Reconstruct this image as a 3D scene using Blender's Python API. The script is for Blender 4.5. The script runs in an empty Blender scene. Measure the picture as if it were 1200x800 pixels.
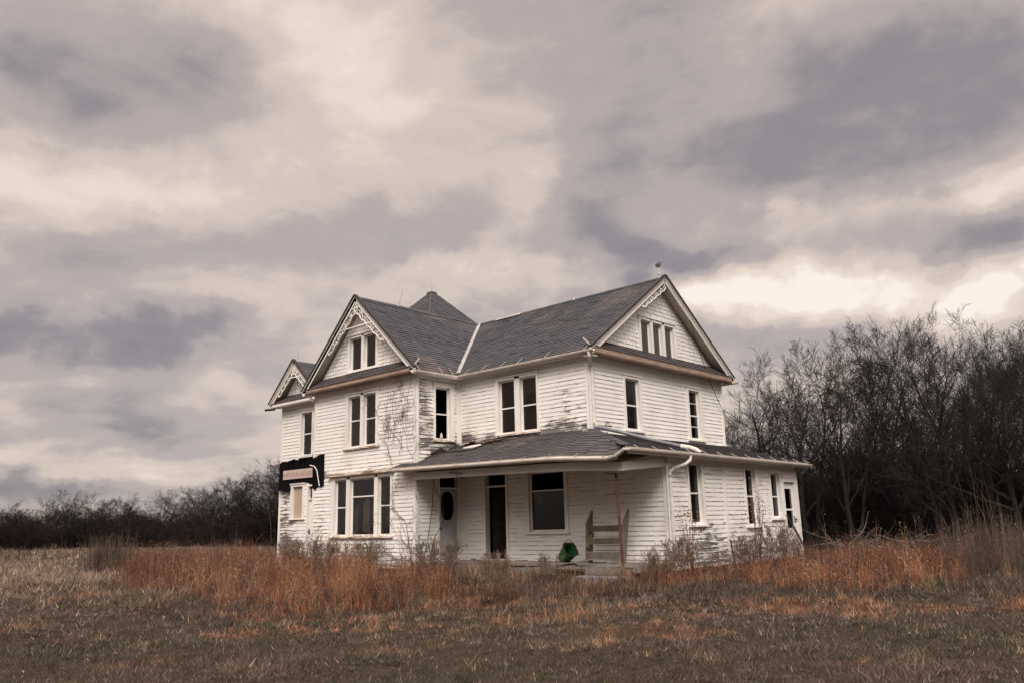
import bpy, math, random
import numpy as np
from mathutils import Vector, Matrix
R = math.radians
rng = random.Random(11)
nr = np.random.default_rng(5)
scene = bpy.context.scene
COL = scene.collection

# ------------------------------------------------------------------ object helpers
def tag(o, label=None, cat=None, group=None, kind=None):
    if label: o['label'] = label
    if cat: o['category'] = cat
    if group: o['group'] = group
    if kind: o['kind'] = kind
    return o

def empty(name, loc, label, cat, group=None, rz=0.0):
    o = bpy.data.objects.new(name, None); COL.objects.link(o)
    o.empty_display_size = 0.2
    o.location = loc; o.rotation_euler = (0, 0, rz)
    return tag(o, label, cat, group)

class MB:
    """collects polygons with a per-face random value and optional per-vertex wear and uv"""
    def __init__(s): s.v = []; s.f = []; s.r = []; s.w = []; s.c = None
    def poly(s, pts, rnd=None, wear=None):
        b = len(s.v)
        s.v.extend([tuple(p) for p in pts]); s.f.append(list(range(b, b + len(pts))))
        s.r.append(rng.random() if rnd is None else rnd)
        s.w.extend(wear if wear is not None else [0.0] * len(pts))
    def add(s, verts, faces, rnd=None):
        b = len(s.v); s.v.extend([tuple(p) for p in verts]); s.w.extend([0.0] * len(verts))
        r = rng.random() if rnd is None else rnd
        for f in faces: s.f.append([b + i for i in f]); s.r.append(r)
    def hexa(s, p, rnd=None):
        s.add(p, [(0, 3, 2, 1), (4, 5, 6, 7), (0, 1, 5, 4), (1, 2, 6, 5), (2, 3, 7, 6), (3, 0, 4, 7)], rnd)
    def box(s, a, b, rnd=None):
        x0, y0, z0 = [min(a[i], b[i]) for i in range(3)]; x1, y1, z1 = [max(a[i], b[i]) for i in range(3)]
        s.hexa([(x0, y0, z0), (x1, y0, z0), (x1, y1, z0), (x0, y1, z0), (x0, y0, z1), (x1, y0, z1), (x1, y1, z1), (x0, y1, z1)], rnd)
    def fbox(s, F, u0, u1, z0, z1, w0, w1, rnd=None):
        P = F.P
        s.hexa([P(u0, z0, w1), P(u1, z0, w1), P(u1, z0, w0), P(u0, z0, w0), P(u0, z1, w1), P(u1, z1, w1), P(u1, z1, w0), P(u0, z1, w0)], rnd)
    def beam(s, a, b, wd, ht, up=(0, 0, 1), rnd=None, off=0.0):
        """rectangular bar from a to b"""
        a = Vector(a); b = Vector(b); d = (b - a).normalized(); up = Vector(up)
        sd = d.cross(up).normalized(); up = sd.cross(d).normalized()
        q = []
        for p in (a, b):
            for sx, sz in ((-1, -1), (1, -1), (1, 1), (-1, 1)): q.append(p + sd * sx * wd / 2 + up * (sz * ht / 2 + off))
        s.add(q, [(0, 1, 2, 3), (7, 6, 5, 4), (0, 4, 5, 1), (1, 5, 6, 2), (2, 6, 7, 3), (3, 7, 4, 0)], rnd)
    def tube(s, pts, rad, n=6, rnd=None, cap=True):
        pts = [Vector(p) for p in pts]
        if not hasattr(rad, '__len__'): rad = [rad] * len(pts)
        vs = []; fs = []; prev = None
        for i, p in enumerate(pts):
            d = (pts[min(i + 1, len(pts) - 1)] - pts[max(i - 1, 0)])
            d = d.normalized() if d.length > 1e-9 else Vector((0, 0, 1))
            if prev is None:
                ref = Vector((0, 0, 1)) if abs(d.z) < .9 else Vector((1, 0, 0)); a = d.cross(ref).normalized()
            else:
                a = (prev - d * prev.dot(d)); a = a.normalized() if a.length > 1e-6 else d.orthogonal().normalized()
            prev = a; b = d.cross(a)
            for k in range(n):
                t = 2 * math.pi * k / n; vs.append(p + (a * math.cos(t) + b * math.sin(t)) * rad[i])
        for i in range(len(pts) - 1):
            for k in range(n):
                k2 = (k + 1) % n; fs.append((i * n + k, i * n + k2, (i + 1) * n + k2, (i + 1) * n + k))
        if cap: fs.append(tuple(range(n - 1, -1, -1))); fs.append(tuple((len(pts) - 1) * n + k for k in range(n)))
        s.add(vs, fs, rnd)
    def slab(s, outline, F, w0, w1, rnd=None):
        """outline [(u,z)] on a frame, given thickness from w0 to w1"""
        n = len(outline); fr = [F.P(u, z, w1) for u, z in outline]; bk = [F.P(u, z, w0) for u, z in outline]
        fs = [tuple(range(n)), tuple(range(2 * n - 1, n - 1, -1))] + [(i, n + i, n + (i + 1) % n, (i + 1) % n) for i in range(n)]
        s.add(fr + bk, fs, rnd)
    def build(s, name, mat, parent=None, smooth=False, loc=None):
        me = bpy.data.meshes.new(name)
        vs = s.v if loc is None else [(x - loc[0], y - loc[1], z - loc[2]) for x, y, z in s.v]
        me.from_pydata(vs, [], s.f)
        a = me.attributes.new('rnd', 'FLOAT', 'FACE'); a.data.foreach_set('value', np.array(s.r, dtype=np.float32))
        a = me.attributes.new('wear', 'FLOAT', 'POINT'); a.data.foreach_set('value', np.array(s.w, dtype=np.float32))
        if smooth: me.polygons.foreach_set('use_smooth', [True] * len(me.polygons))
        me.materials.append(mat)
        o = bpy.data.objects.new(name, me); COL.objects.link(o)
        if parent: o.parent = parent
        if loc is not None: o.location = loc
        return o

def mesh_np(name, verts, faces_flat, nside, mat, rnd=None, parent=None, cols=None):
    """large mesh from numpy arrays, every face with nside corners"""
    me = bpy.data.meshes.new(name)
    faces_flat = np.asarray(faces_flat, dtype=np.int32).ravel(); nv = len(verts); nf = len(faces_flat) // nside
    me.vertices.add(nv); me.vertices.foreach_set('co', np.asarray(verts, dtype=np.float32).ravel())
    me.loops.add(nf * nside); me.loops.foreach_set('vertex_index', np.asarray(faces_flat, dtype=np.int32).ravel())
    me.polygons.add(nf); me.polygons.foreach_set('loop_start', np.arange(nf, dtype=np.int32) * nside)
    me.update(calc_edges=True)
    if cols is not None:
        a = me.attributes.new('tint', 'FLOAT_COLOR', 'POINT'); a.data.foreach_set('color', np.asarray(cols, dtype=np.float32).ravel())
    me.materials.append(mat)
    o = bpy.data.objects.new(name, me); COL.objects.link(o)
    if parent: o.parent = parent
    return o

class Fr:
    """a wall plane: u along the wall, z up, w outward"""
    def __init__(s, o, u, n): s.o = Vector(o); s.u = Vector(u); s.n = Vector(n)
    def P(s, u, z, w=0.0): return s.o + s.u * u + Vector((0, 0, z)) + s.n * w

# ------------------------------------------------------------------ material helpers
class NT:
    def __init__(s, name):
        s.m = bpy.data.materials.new(name); s.m.use_nodes = True; s.t = s.m.node_tree; s.t.nodes.clear()
        s.out = s.t.nodes.new('ShaderNodeOutputMaterial'); s.p = s.t.nodes.new('ShaderNodeBsdfPrincipled')
        s.t.links.new(s.p.outputs[0], s.out.inputs[0])
    def n(s, typ, **kw):
        x = s.t.nodes.new(typ)
        for k, v in kw.items(): setattr(x, k, v)
        return x
    def l(s, a, b): s.t.links.new(a, b)
    def val(s, sock, v):
        if hasattr(v, 'is_linked') or hasattr(v, 'links'): s.l(v, sock)
        else: sock.default_value = v
    def math(s, op, a, b=None, clamp=False):
        x = s.n('ShaderNodeMath', operation=op); x.use_clamp = clamp; s.val(x.inputs[0], a)
        if b is not None: s.val(x.inputs[1], b)
        return x.outputs[0]
    def mix(s, f, a, b, blend='MIX'):
        x = s.n('ShaderNodeMix', data_type='RGBA', blend_type=blend); s.val(x.inputs[0], f)
        for i, c in ((6, a), (7, b)):
            if isinstance(c, tuple): x.inputs[i].default_value = (*c[:3], 1)
            else: s.l(c, x.inputs[i])
        return x.outputs[2]
    def noise(s, vec, scale, detail=4, rough=.55, dist=0.0):
        x = s.n('ShaderNodeTexNoise'); s.l(vec, x.inputs['Vector'])
        x.inputs['Scale'].default_value = scale; x.inputs['Detail'].default_value = detail
        x.inputs['Roughness'].default_value = rough; x.inputs['Distortion'].default_value = dist
        return x.outputs['Fac']
    def scale(s, vec, sc):
        x = s.n('ShaderNodeVectorMath', operation='MULTIPLY'); s.l(vec, x.inputs[0]); x.inputs[1].default_value = sc
        return x.outputs[0]
    def ss(s, v, a, b):
        x = s.n('ShaderNodeMapRange', interpolation_type='SMOOTHSTEP'); s.l(v, x.inputs[0])
        s.val(x.inputs[1], a); s.val(x.inputs[2], b); return x.outputs[0]
    def attr(s, name, out='Fac'):
        x = s.n('ShaderNodeAttribute', attribute_name=name); return x.outputs[out]
    def pos(s): return s.n('ShaderNodeTexCoord').outputs['Object']
    def bump(s, h, dist, strength=1.0):
        x = s.n('ShaderNodeBump'); x.inputs['Strength'].default_value = strength; x.inputs['Distance'].default_value = dist
        s.l(h, x.inputs['Height']); s.l(x.outputs[0], s.p.inputs['Normal'])
    def base(s, c):
        if isinstance(c, tuple): s.p.inputs['Base Color'].default_value = (*c[:3], 1)
        else: s.l(c, s.p.inputs['Base Color'])
    def rough(s, v): s.val(s.p.inputs['Roughness'], v)

def siding_mat(name, paint=(.80, .765, .71), wood=(.20, .175, .16), chip=(.09, .08, .085), amount=0.0):
    t = NT(name); p = t.pos(); w = t.attr('wear'); r = t.attr('rnd')
    big = t.noise(p, .55, 4)
    streak = t.noise(t.scale(p, (1.6, 1.6, 22)), 1.0, 6, .62)
    fine = t.noise(t.scale(p, (9, 9, 60)), 1.0, 4, .6)
    patch = t.noise(t.scale(p, (1.1, 1.1, 2.2)), 1.3, 5, .6)
    mixn = t.math('ADD', t.math('MULTIPLY', streak, .55), t.math('ADD', t.math('MULTIPLY', patch, .35), t.math('MULTIPLY', fine, .25)))
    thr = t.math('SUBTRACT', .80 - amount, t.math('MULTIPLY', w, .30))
    peel = t.ss(mixn, thr, t.math('ADD', thr, .05))
    tone = t.mix(t.ss(big, .3, .7), tuple(c * .90 for c in paint), paint)
    tone = t.mix(t.math('MULTIPLY', t.ss(t.noise(t.scale(p, (.8, .8, .35)), 1.7, 5), .5, .8), .30), tone, (.50, .44, .36))
    tone = t.mix(t.math('MULTIPLY', r, .16), tone, (.52, .49, .45))
    grime = t.ss(t.noise(t.scale(p, (3, 3, 30)), 1.0, 5, .7), .52, .78)
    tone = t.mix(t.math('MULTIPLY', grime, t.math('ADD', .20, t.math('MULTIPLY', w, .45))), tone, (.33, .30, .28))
    wd = t.mix(t.ss(fine, .35, .65), chip, wood)
    t.base(t.mix(peel, tone, wd)); t.rough(t.math('ADD', .55, t.math('MULTIPLY', peel, .3)))
    t.bump(t.math('ADD', t.math('MULTIPLY', peel, -.6), t.math('MULTIPLY', fine, .4)), .006)
    return t.m

def wood_mat(name, c0, c1, sc=(3, 3, 3), rough=.85):
    t = NT(name); p = t.pos(); a = t.noise(t.scale(p, sc), 1, 6, .6); b = t.noise(p, 2.2, 4); r = t.attr('rnd')
    f = t.math('ADD', t.math('MULTIPLY', t.ss(a, .3, .7), .55), t.math('ADD', t.math('MULTIPLY', b, .3), t.math('MULTIPLY', r, .2)), True)
    t.base(t.mix(f, c0, c1)); t.rough(rough); t.bump(a, .006); return t.m

def roof_mat(name, dark, mid, warm):
    t = NT(name); p = t.pos(); r = t.attr('rnd')
    big = t.noise(p, .38, 3, .5); big2 = t.noise(p, 1.7, 4); gran = t.noise(p, 90, 2, .6)
    c = t.mix(r, dark, mid)
    c = t.mix(t.math('MULTIPLY', t.ss(big, .50, .70), t.math('MULTIPLY', t.math('ADD', .3, r), .75)), c, warm)
    c = t.mix(t.math('MULTIPLY', t.ss(big2, .55, .75), .4), c, tuple(x * .55 for x in dark))
    c = t.mix(t.math('MULTIPLY', t.ss(gran, .3, .8), .35), c, tuple(min(1, x * 1.7) for x in mid))
    t.base(c); t.rough(.85); t.bump(gran, .004); return t.m

def plain(name, c, rough=.6, var=.25, sc=6.0, metal=0.0, bump=.003):
    t = NT(name); p = t.pos(); a = t.noise(p, sc, 5, .6); b = t.noise(p, sc * .22, 3)
    f = t.math('ADD', t.math('MULTIPLY', a, .6), t.math('MULTIPLY', b, .4))
    t.base(t.mix(t.ss(f, .3, .7), tuple(x * (1 - var) for x in c), tuple(min(1, x * (1 + var * .5)) for x in c)))
    t.rough(rough); t.p.inputs['Metallic'].default_value = metal
    if bump: t.bump(a, bump)
    return t.m

def glass_mat(name):
    t = NT(name); t.t.nodes.remove(t.p)
    tr = t.n('ShaderNodeBsdfTransparent'); tr.inputs[0].default_value = (.80, .74, .70, 1)
    gl = t.n('ShaderNodeBsdfGlossy'); gl.inputs['Roughness'].default_value = .04; gl.inputs[0].default_value = (.9, .9, .9, 1)
    df = t.n('ShaderNodeBsdfDiffuse'); df.inputs[0].default_value = (.17, .125, .105, 1)
    fr = t.n('ShaderNodeFresnel'); fr.inputs[0].default_value = 1.5
    p = t.pos(); nz = t.noise(p, 3, 3)
    bp = t.n('ShaderNodeBump'); bp.inputs['Distance'].default_value = .01; bp.inputs['Strength'].default_value = .25; t.l(nz, bp.inputs['Height'])
    t.l(bp.outputs[0], gl.inputs['Normal'])
    m1 = t.n('ShaderNodeMixShader'); t.l(t.math('MULTIPLY', t.ss(t.noise(p, 1.6, 5), .42, .8), .09), m1.inputs[0]); t.l(tr.outputs[0], m1.inputs[1]); t.l(df.outputs[0], m1.inputs[2])
    m2 = t.n('ShaderNodeMixShader'); t.l(fr.outputs[0], m2.inputs[0]); t.l(m1.outputs[0], m2.inputs[1]); t.l(gl.outputs[0], m2.inputs[2])
    t.l(m2.outputs[0], t.out.inputs[0]); return t.m

def tint_mat(name, rough=.8, trans=.25):
    t = NT(name); c = t.attr('tint', 'Color'); t.base(c); t.rough(rough)
    t.p.inputs['Specular IOR Level'].default_value = .15
    if trans:
        tl = t.n('ShaderNodeBsdfTranslucent'); t.l(c, tl.inputs[0]); mx = t.n('ShaderNodeMixShader'); mx.inputs[0].default_value = trans
        t.l(t.p.outputs[0], mx.inputs[1]); t.l(tl.outputs[0], mx.inputs[2]); t.l(mx.outputs[0], t.out.inputs[0])
    return t.m

M = {}
M['siding'] = siding_mat('weathered_white_siding', paint=(.86, .845, .795))
M['shakes'] = siding_mat('weathered_white_shakes', paint=(.82, .80, .76), amount=.03)
M['trim'] = siding_mat('white_trim_paint', paint=(.83, .805, .76), wood=(.26, .18, .13), amount=.06)
M['trimworn'] = siding_mat('worn_trim_paint', paint=(.70, .62, .53), wood=(.30, .18, .11), chip=(.15, .09, .06), amount=.24)
M['roof'] = roof_mat('asphalt_shingles', (.026, .028, .035), (.060, .061, .069), (.135, .103, .088))
M['towerroof'] = roof_mat('tower_shingles', (.026, .028, .035), (.056, .057, .065), (.060, .056, .060))
M['porchroof'] = roof_mat('porch_shingles', (.030, .029, .033), (.066, .060, .060), (.125, .094, .080))
M['pent'] = roof_mat('pent_shingles', (.030, .027, .029), (.062, .050, .049), (.09, .058, .048))
M['soffit'] = wood_mat('soffit_boards', (.42, .37, .32), (.56, .50, .44), (4, 4, 4))
M['fascia_bare'] = wood_mat('bare_fascia_wood', (.17, .115, .085), (.42, .31, .24), (2, 2, 10))
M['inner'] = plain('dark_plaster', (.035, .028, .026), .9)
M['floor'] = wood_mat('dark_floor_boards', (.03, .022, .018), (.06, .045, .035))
M['glass'] = glass_mat('old_window_glass')
M['blind'] = plain('brown_paper_blind', (.090, .052, .044), .9, .4, 3)
M['curtain'] = plain('pale_grey_curtain', (.46, .41, .38), .9, .35, 2)
M['plywood'] = wood_mat('weathered_plywood', (.34, .25, .19), (.46, .36, .28), (14, 14, 1.5))
M['gutter'] = plain('white_gutter_metal', (.66, .61, .55), .45, .25, 5)
M['dullpipe'] = plain('dull_grey_pipe', (.16, .16, .175), .5, .3, 4)
M['flash'] = plain('pale_valley_metal', (.40, .39, .375), .4, .2, 4, .3)
M['tar'] = plain('black_tar_paper', (.004, .0036, .0034), 1.0, .5, 7)
M['tar'].node_tree.nodes['Principled BSDF'].inputs['Specular IOR Level'].default_value = .1
M['signboard'] = wood_mat('faded_pink_signboard', (.42, .32, .28), (.56, .44, .38), (1.5, 1.5, 14))
M['letter'] = plain('faded_grey_lettering', (.24, .185, .165), .8, .35, 20)
M['stone'] = plain('grey_foundation_stone', (.20, .18, .16), .9, .5, 3, 0, .03)
M['oldwood'] = wood_mat('mossy_old_wood', (.085, .072, .042), (.19, .155, .10), (5, 5, 5))
M['greywood'] = wood_mat('silvered_wood', (.11, .095, .08), (.25, .215, .185), (5, 5, 5))
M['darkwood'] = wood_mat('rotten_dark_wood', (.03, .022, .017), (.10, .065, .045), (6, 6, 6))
M['rust'] = plain('rusty_iron', (.080, .027, .020), .75, .5, 9)
M['iron'] = plain('dark_iron', (.025, .022, .022), .6, .3, 9)
M['green'] = plain('green_plastic', (.012, .085, .018), .55, .45, 7)
M['black'] = plain('black_rubber', (.012, .012, .012), .6)
M['doorgrey'] = siding_mat('grey_door_paint', paint=(.40, .40, .42), amount=.02)
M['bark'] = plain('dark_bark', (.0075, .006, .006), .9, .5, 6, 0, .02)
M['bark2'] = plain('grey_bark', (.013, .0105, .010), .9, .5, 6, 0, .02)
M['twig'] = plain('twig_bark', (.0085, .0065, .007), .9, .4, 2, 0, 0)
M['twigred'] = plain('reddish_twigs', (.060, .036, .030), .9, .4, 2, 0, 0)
M['dead'] = plain('dead_stem', (.20, .145, .10), .9, .5, 2, 0, 0)
M['deadgrey'] = plain('grey_dead_branch', (.13, .10, .080), .9, .5, 2, 0, 0)
M['vine'] = plain('vine_bark', (.075, .048, .038), .9, .4, 5, 0, 0)
M['grass'] = tint_mat('dry_grass_blades')
M['leafy'] = tint_mat('russet_leaves')

# ------------------------------------------------------------------ polygon tools
def clip_half(poly, a, b, c):
    """keep a*x+b*y<=c"""
    out = []
    for i in range(len(poly)):
        p, q = poly[i], poly[(i + 1) % len(poly)]
        dp = a * p[0] + b * p[1] - c; dq = a * q[0] + b * q[1] - c
        if dp <= 0: out.append(p)
        if (dp < 0 < dq) or (dq < 0 < dp):
            t = dp / (dp - dq); out.append((p[0] + (q[0] - p[0]) * t, p[1] + (q[1] - p[1]) * t))
    return out
def clip_convex(poly, wall):
    """wall: ccw convex polygon"""
    for i in range(len(wall)):
        (x0, y0), (x1, y1) = wall[i], wall[(i + 1) % len(wall)]
        ex, ey = x1 - x0, y1 - y0
        poly = clip_half(poly, ey, -ex, ey * x0 - ex * y0)
        if len(poly) < 3: return []
    return poly
def rect_minus(r, h):
    u0, u1, z0, z1 = r; a0, a1, b0, b1 = h
    if a1 <= u0 or a0 >= u1 or b1 <= z0 or b0 >= z1: return [r]
    out = []
    if a0 > u0: out.append((u0, a0, z0, z1))
    if a1 < u1: out.append((a1, u1, z0, z1))
    m0, m1 = max(u0, a0), min(u1, a1)
    if b0 > z0: out.append((m0, m1, z0, b0))
    if b1 < z1: out.append((m0, m1, b1, z1))
    return out
def area2(p): return abs(sum(p[i][0] * p[(i + 1) % len(p)][1] - p[(i + 1) % len(p)][0] * p[i][1] for i in range(len(p))))

def cladding(mb, F, wall, holes=(), exposure=.13, lip=.016, top=.004, lengths=(2.2, 4.4), seg=.55, wear=None, z_off=0.0, jit=.004, ragged=0.0, edge_wear_shade=.42):
    us = [p[0] for p in wall]; zs = [p[1] for p in wall]
    U0, U1, Z0, Z1 = min(us), max(us), min(zs), max(zs)
    n = math.ceil((Z1 - Z0 - z_off) / exposure) + 1
    for k in range(-1, n):
        v0 = Z0 + z_off + k * exposure; v1 = v0 + exposure
        u = U0 - rng.uniform(0, lengths[0])
        while u < U1:
            L = rng.uniform(*lengths); a, b = max(u, U0), min(u + L, U1); u += L
            if b - a < 1e-4: continue
            rn = rng.random(); dw = rng.uniform(-jit, jit); dv = rng.uniform(-ragged, ragged)
            tilt = rng.uniform(-.006, .006) if lengths[0] > 1 else 0
            lp = lip + dw
            gap = .0025 if lengths[0] > 1 else .0035
            rects = [(a + gap, b - gap, v0 + dv, v1)]
            for h in holes: rects = [q for r in rects for q in rect_minus(r, h)]
            for (a0, a1, b0, b1) in rects:
                m = max(1, math.ceil((a1 - a0) / seg))
                for i in range(m):
                    s0 = a0 + (a1 - a0) * i / m; s1 = a0 + (a1 - a0) * (i + 1) / m
                    pl = clip_convex([(s0, b0), (s1, b0), (s1, b1), (s0, b1)], wall)
                    if len(pl) < 3 or area2(pl) < 1e-5: continue
                    def off(z): return top + (lp - top) * (1 - (z - v0) / exposure)
                    zl = v0 + dv + .013  # low strip of each board: worn edge, plus painted lap shade at the porch
                    if b0 < zl - .002 and lengths[0] > 1:
                        lowp = clip_half(pl, 0, 1, zl); pl2 = clip_half(pl, 0, -1, -zl); ew = (edge_wear_shade(.5 * (s0 + s1), v0) if callable(edge_wear_shade) else edge_wear_shade) + rng.uniform(-.45, .35)
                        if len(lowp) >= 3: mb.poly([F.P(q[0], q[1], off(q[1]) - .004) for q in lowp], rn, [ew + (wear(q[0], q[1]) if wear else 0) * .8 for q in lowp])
                        if len(pl2) >= 3: mb.poly([F.P(q[0], q[1], off(q[1])) for q in pl2], rn, [wear(q[0], q[1]) if wear else 0 for q in pl2])
                    else: mb.poly([F.P(q[0], q[1], off(q[1])) for q in pl], rn, [wear(q[0], q[1]) if wear else 0 for q in pl])
                    zb = min(q[1] for q in pl); lo = sorted([q for q in pl if abs(q[1] - zb) < 1e-6])
                    if len(lo) >= 2:
                        A, B = lo[0], lo[-1]
                        mb.poly([F.P(A[0], zb, 0), F.P(B[0], zb, 0), F.P(B[0], zb, off(zb)), F.P(A[0], zb, off(zb))], rn,
                                [wear(A[0], zb) if wear else 0] * 2 + [wear(B[0], zb) if wear else 0] * 2)

def sheet(mb, F, wall, holes=(), w=-.14):
    us = [p[0] for p in wall]; zs = [p[1] for p in wall]
    rects = [(min(us), max(us), min(zs), max(zs))]
    for h in holes: rects = [q for r in rects for q in rect_minus(r, h)]
    for (a0, a1, b0, b1) in rects:
        pl = clip_convex([(a0, b0), (a1, b0), (a1, b1), (a0, b1)], wall)
        if len(pl) >= 3 and area2(pl) > 1e-5: mb.poly([F.P(q[0], q[1], w) for q in pl])

def roof_plane(mb_top, mb_und, pts, exposure=.145, tab=(.22, .42), lip=.016, thick=.10):
    """pts: 3D convex polygon, first edge is the eave (low edge), seen ccw from above"""
    p = [Vector(q) for q in pts]
    U = (p[1] - p[0]).normalized(); N = U.cross(p[2] - p[0]).normalized()
    if N.z < 0: N = -N
    V = N.cross(U).normalized()
    if V.z < 0: V = -V
    loc = [((q - p[0]).dot(U), (q - p[0]).dot(V)) for q in p]
    if sum(loc[i][0] * loc[(i + 1) % len(loc)][1] - loc[(i + 1) % len(loc)][0] * loc[i][1] for i in range(len(loc))) < 0: loc = loc[::-1]
    W = lambda u, v, w: p[0] + U * u + V * v + N * w
    us = [q[0] for q in loc]; vs = [q[1] for q in loc]
    v = min(vs); k = 0
    while v < max(vs):
        v1 = v + exposure; u = min(us) - rng.uniform(0, .3); crs = rng.random() * .35
        while u < max(us):
            L = rng.uniform(*tab); rn = min(1, rng.random() * .75 + crs); lf = lip + rng.uniform(-.004, .005) + (rng.uniform(.005, .014) if rng.random() < .03 else 0)
            dv = rng.uniform(-.006, .006)
            pl = clip_convex([(u + .003, v + dv), (u + L - .003, v + dv), (u + L - .003, v1 + .01), (u + .003, v1 + .01)], loc); u += L
            if len(pl) < 3 or area2(pl) < 1e-5: continue
            off = lambda z: lf * (1 - (z - v) / exposure) + .002
            mb_top.poly([W(q[0], q[1], off(q[1])) for q in pl], rn)
            zb = min(q[1] for q in pl); lo = sorted([q for q in pl if abs(q[1] - zb) < 1e-6])
            if len(lo) >= 2:
                A, B = lo[0], lo[-1]
                mb_top.poly([W(A[0], zb, -.01), W(B[0], zb, -.01), W(B[0], zb, off(zb)), W(A[0], zb, off(zb))], rn)
        v = v1; k += 1
    n = len(loc)
    tp = [W(q[0], q[1], -.004) for q in loc]; bt = [W(q[0], q[1], -thick) for q in loc]
    mb_und.add(tp + bt, [tuple(range(n)), tuple(range(2 * n - 1, n - 1, -1))] + [(i, n + i, n + (i + 1) % n, (i + 1) % n) for i in range(n)])

# ------------------------------------------------------------------ THE FARMHOUSE  (x along the front, y into depth, z up from the porch floor)
D = 8.05; W1 = 5.72; W2 = 11.6; LD = 1.914; A = 2.5; EE = 8.18; HE = 6.15; HR = 9.23; OV = .39; OE = .29
BY = -1.11; BX = -15.2
GZ = -.36                                                       # ground level by the house
house = empty('farmhouse', (0, 0, 0), 'large abandoned white clapboard farmhouse with peeling paint and sagging front porch', 'house')

FM = Fr((0, 0, 0), (1, 0, 0), (0, -1, 0))                       # main front, u = x
FL = Fr((0, -LD, 0), (1, 0, 0), (0, -1, 0))                     # projecting wing front, u = x
FR = Fr((-W1, 0, 0), (0, 1, 0), (1, 0, 0))                      # wing's right side, u = y
FG = Fr((0, 0, 0), (0, 1, 0), (1, 0, 0))                        # main gable end, u = y
FA = Fr((A, 0, 0), (0, 1, 0), (1, 0, 0))                        # lean-to side, u = y
FB = Fr((0, BY, 0), (1, 0, 0), (0, -1, 0))                      # set-back bay front, u = x
FW = Fr((-W2, 0, 0), (0, -1, 0), (-1, 0, 0))                    # wing's left side, u = -y
FBL = Fr((BX, 0, 0), (0, -1, 0), (-1, 0, 0))                    # bay left side
FK = Fr((0, D, 0), (-1, 0, 0), (0, 1, 0))                       # rear, u = -x
FAK = Fr((0, EE, 0), (-1, 0, 0), (0, 1, 0))                     # lean-to rear

# ---- windows and doors ------------------------------------------------------
def window(F, u0, u1, z0, z1, units, cas=.11, rail=None, back=None, sill=True, mat='trim', head=None, cols_rows=None, gap_top=False, worn_sill=False, depth=.10):
    """outer casing u0..u1, z0..z1; units = [(pane u0, pane u1)], rail = heights of meeting rails"""
    pz0 = z0 + (.11 if sill else .04); pz1 = z1 - .14
    mb = MB(); st = .05
    # casing boards, mullions, head, jamb linings
    mb.fbox(F, u0, units[0][0] - st, z0 + .05, z1, -.02, .045)
    mb.fbox(F, units[-1][1] + st, u1, z0 + .05, z1, -.02, .045)
    for i in range(len(units) - 1):
        mb.fbox(F, units[i][1] + st, units[i + 1][0] - st, z0 + .05, pz1 + st, -.02, .043)
    for (a, b) in units:
        mb.fbox(F, a - st, b + st, pz1 + st, z1, -.02, .044)
        mb.fbox(F, a - st - .02, a - st, pz0 - st, pz1 + st, -depth - .04, -.02)
        mb.fbox(F, b + st, b + st + .02, pz0 - st, pz1 + st, -depth - .04, -.02)
        mb.fbox(F, a - st, b + st, pz1 + st, pz1 + st + .02, -depth - .04, -.02)
    mb.fbox(F, u0 - .04, u1 + .04, z1, z1 + .035, -.02, .075)
    win = mb.build('window', M[mat], house)
    if sill:
        s = MB(); s.fbox(F, u0 - .05, u1 + .05, z0, z0 + .05, -.13, .085)
        for (a, b) in units: s.fbox(F, a - st, b + st, z0 + .05, pz0 - st, -.13, -.01)
        s.build('sill', M['trimworn' if worn_sill else mat], win)
    if head:
        h = MB(); h.fbox(F, u0 - .12, u1 + .12, z1 + .035, z1 + .10, -.02, .16); h.fbox(F, u0 - .06, u1 + .06, z1 + .10, z1 + .13, -.02, .11)
        h.build('head_cornice', M['trimworn'], win)
    for i, (a, b) in enumerate(units):
        rl = rail[i] if (rail and isinstance(rail[0], list)) else rail
        sb = MB(); d0, d1 = -depth, -depth + .035
        lo, hi = pz0, pz1
        sb.fbox(F, a - st, a, lo - st, hi + st, d0, d1); sb.fbox(F, b, b + st, lo - st, hi + st, d0, d1)
        sb.fbox(F, a, b, lo - st, lo + .02, d0, d1); sb.fbox(F, a, b, hi, hi + st, d0, d1)
        for r in (rl or []): sb.fbox(F, a, b, r - .022, r + .022, d0 + .002, d1 + .012)
        for r in ((cols_rows or {}).get('rows', [])): sb.fbox(F, a, b, r - .011, r + .011, d0 + .004, d1 - .004)
        sb.build('sash', M[mat], win)
        edges = [lo] + (rl or []) + [hi]
        pm = MB()
        for q in range(len(edges) - 1):
            if gap_top and q == len(edges) - 2: continue
            if back == 'open': continue
            ww = -depth + .014 + (.004 if q % 2 else 0)
            pm.poly([F.P(a - .01, edges[q], ww), F.P(b + .01, edges[q], ww), F.P(b + .01, edges[q + 1], ww), F.P(a - .01, edges[q + 1], ww)])
        if pm.f: pm.build('pane', M['glass'], win)
        if back in ('blind', 'curtain', 'plywood'):
            bm = MB(); w = -depth - .012 if back != 'plywood' else -.05
            n = 14
            for q in range(n):
                x0 = a - .04 + (b - a + .08) * q / n; x1 = a - .04 + (b - a + .08) * (q + 1) / n
                y0, y1 = (math.sin(q * 1.7) * .012, math.sin((q + 1) * 1.7) * .012) if back == 'curtain' else (0, 0)
                bm.poly([F.P(x0, lo - .04, w + y0), F.P(x1, lo - .04, w + y1), F.P(x1, hi + .03, w + y1), F.P(x0, hi + .03, w + y0)], .5)
            bm.build('blind' if back == 'blind' else 'curtain' if back == 'curtain' else 'board', M[back], win)
    return (u0 + .04, u1 - .04, z0 + .02, z1 - .02)

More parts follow.
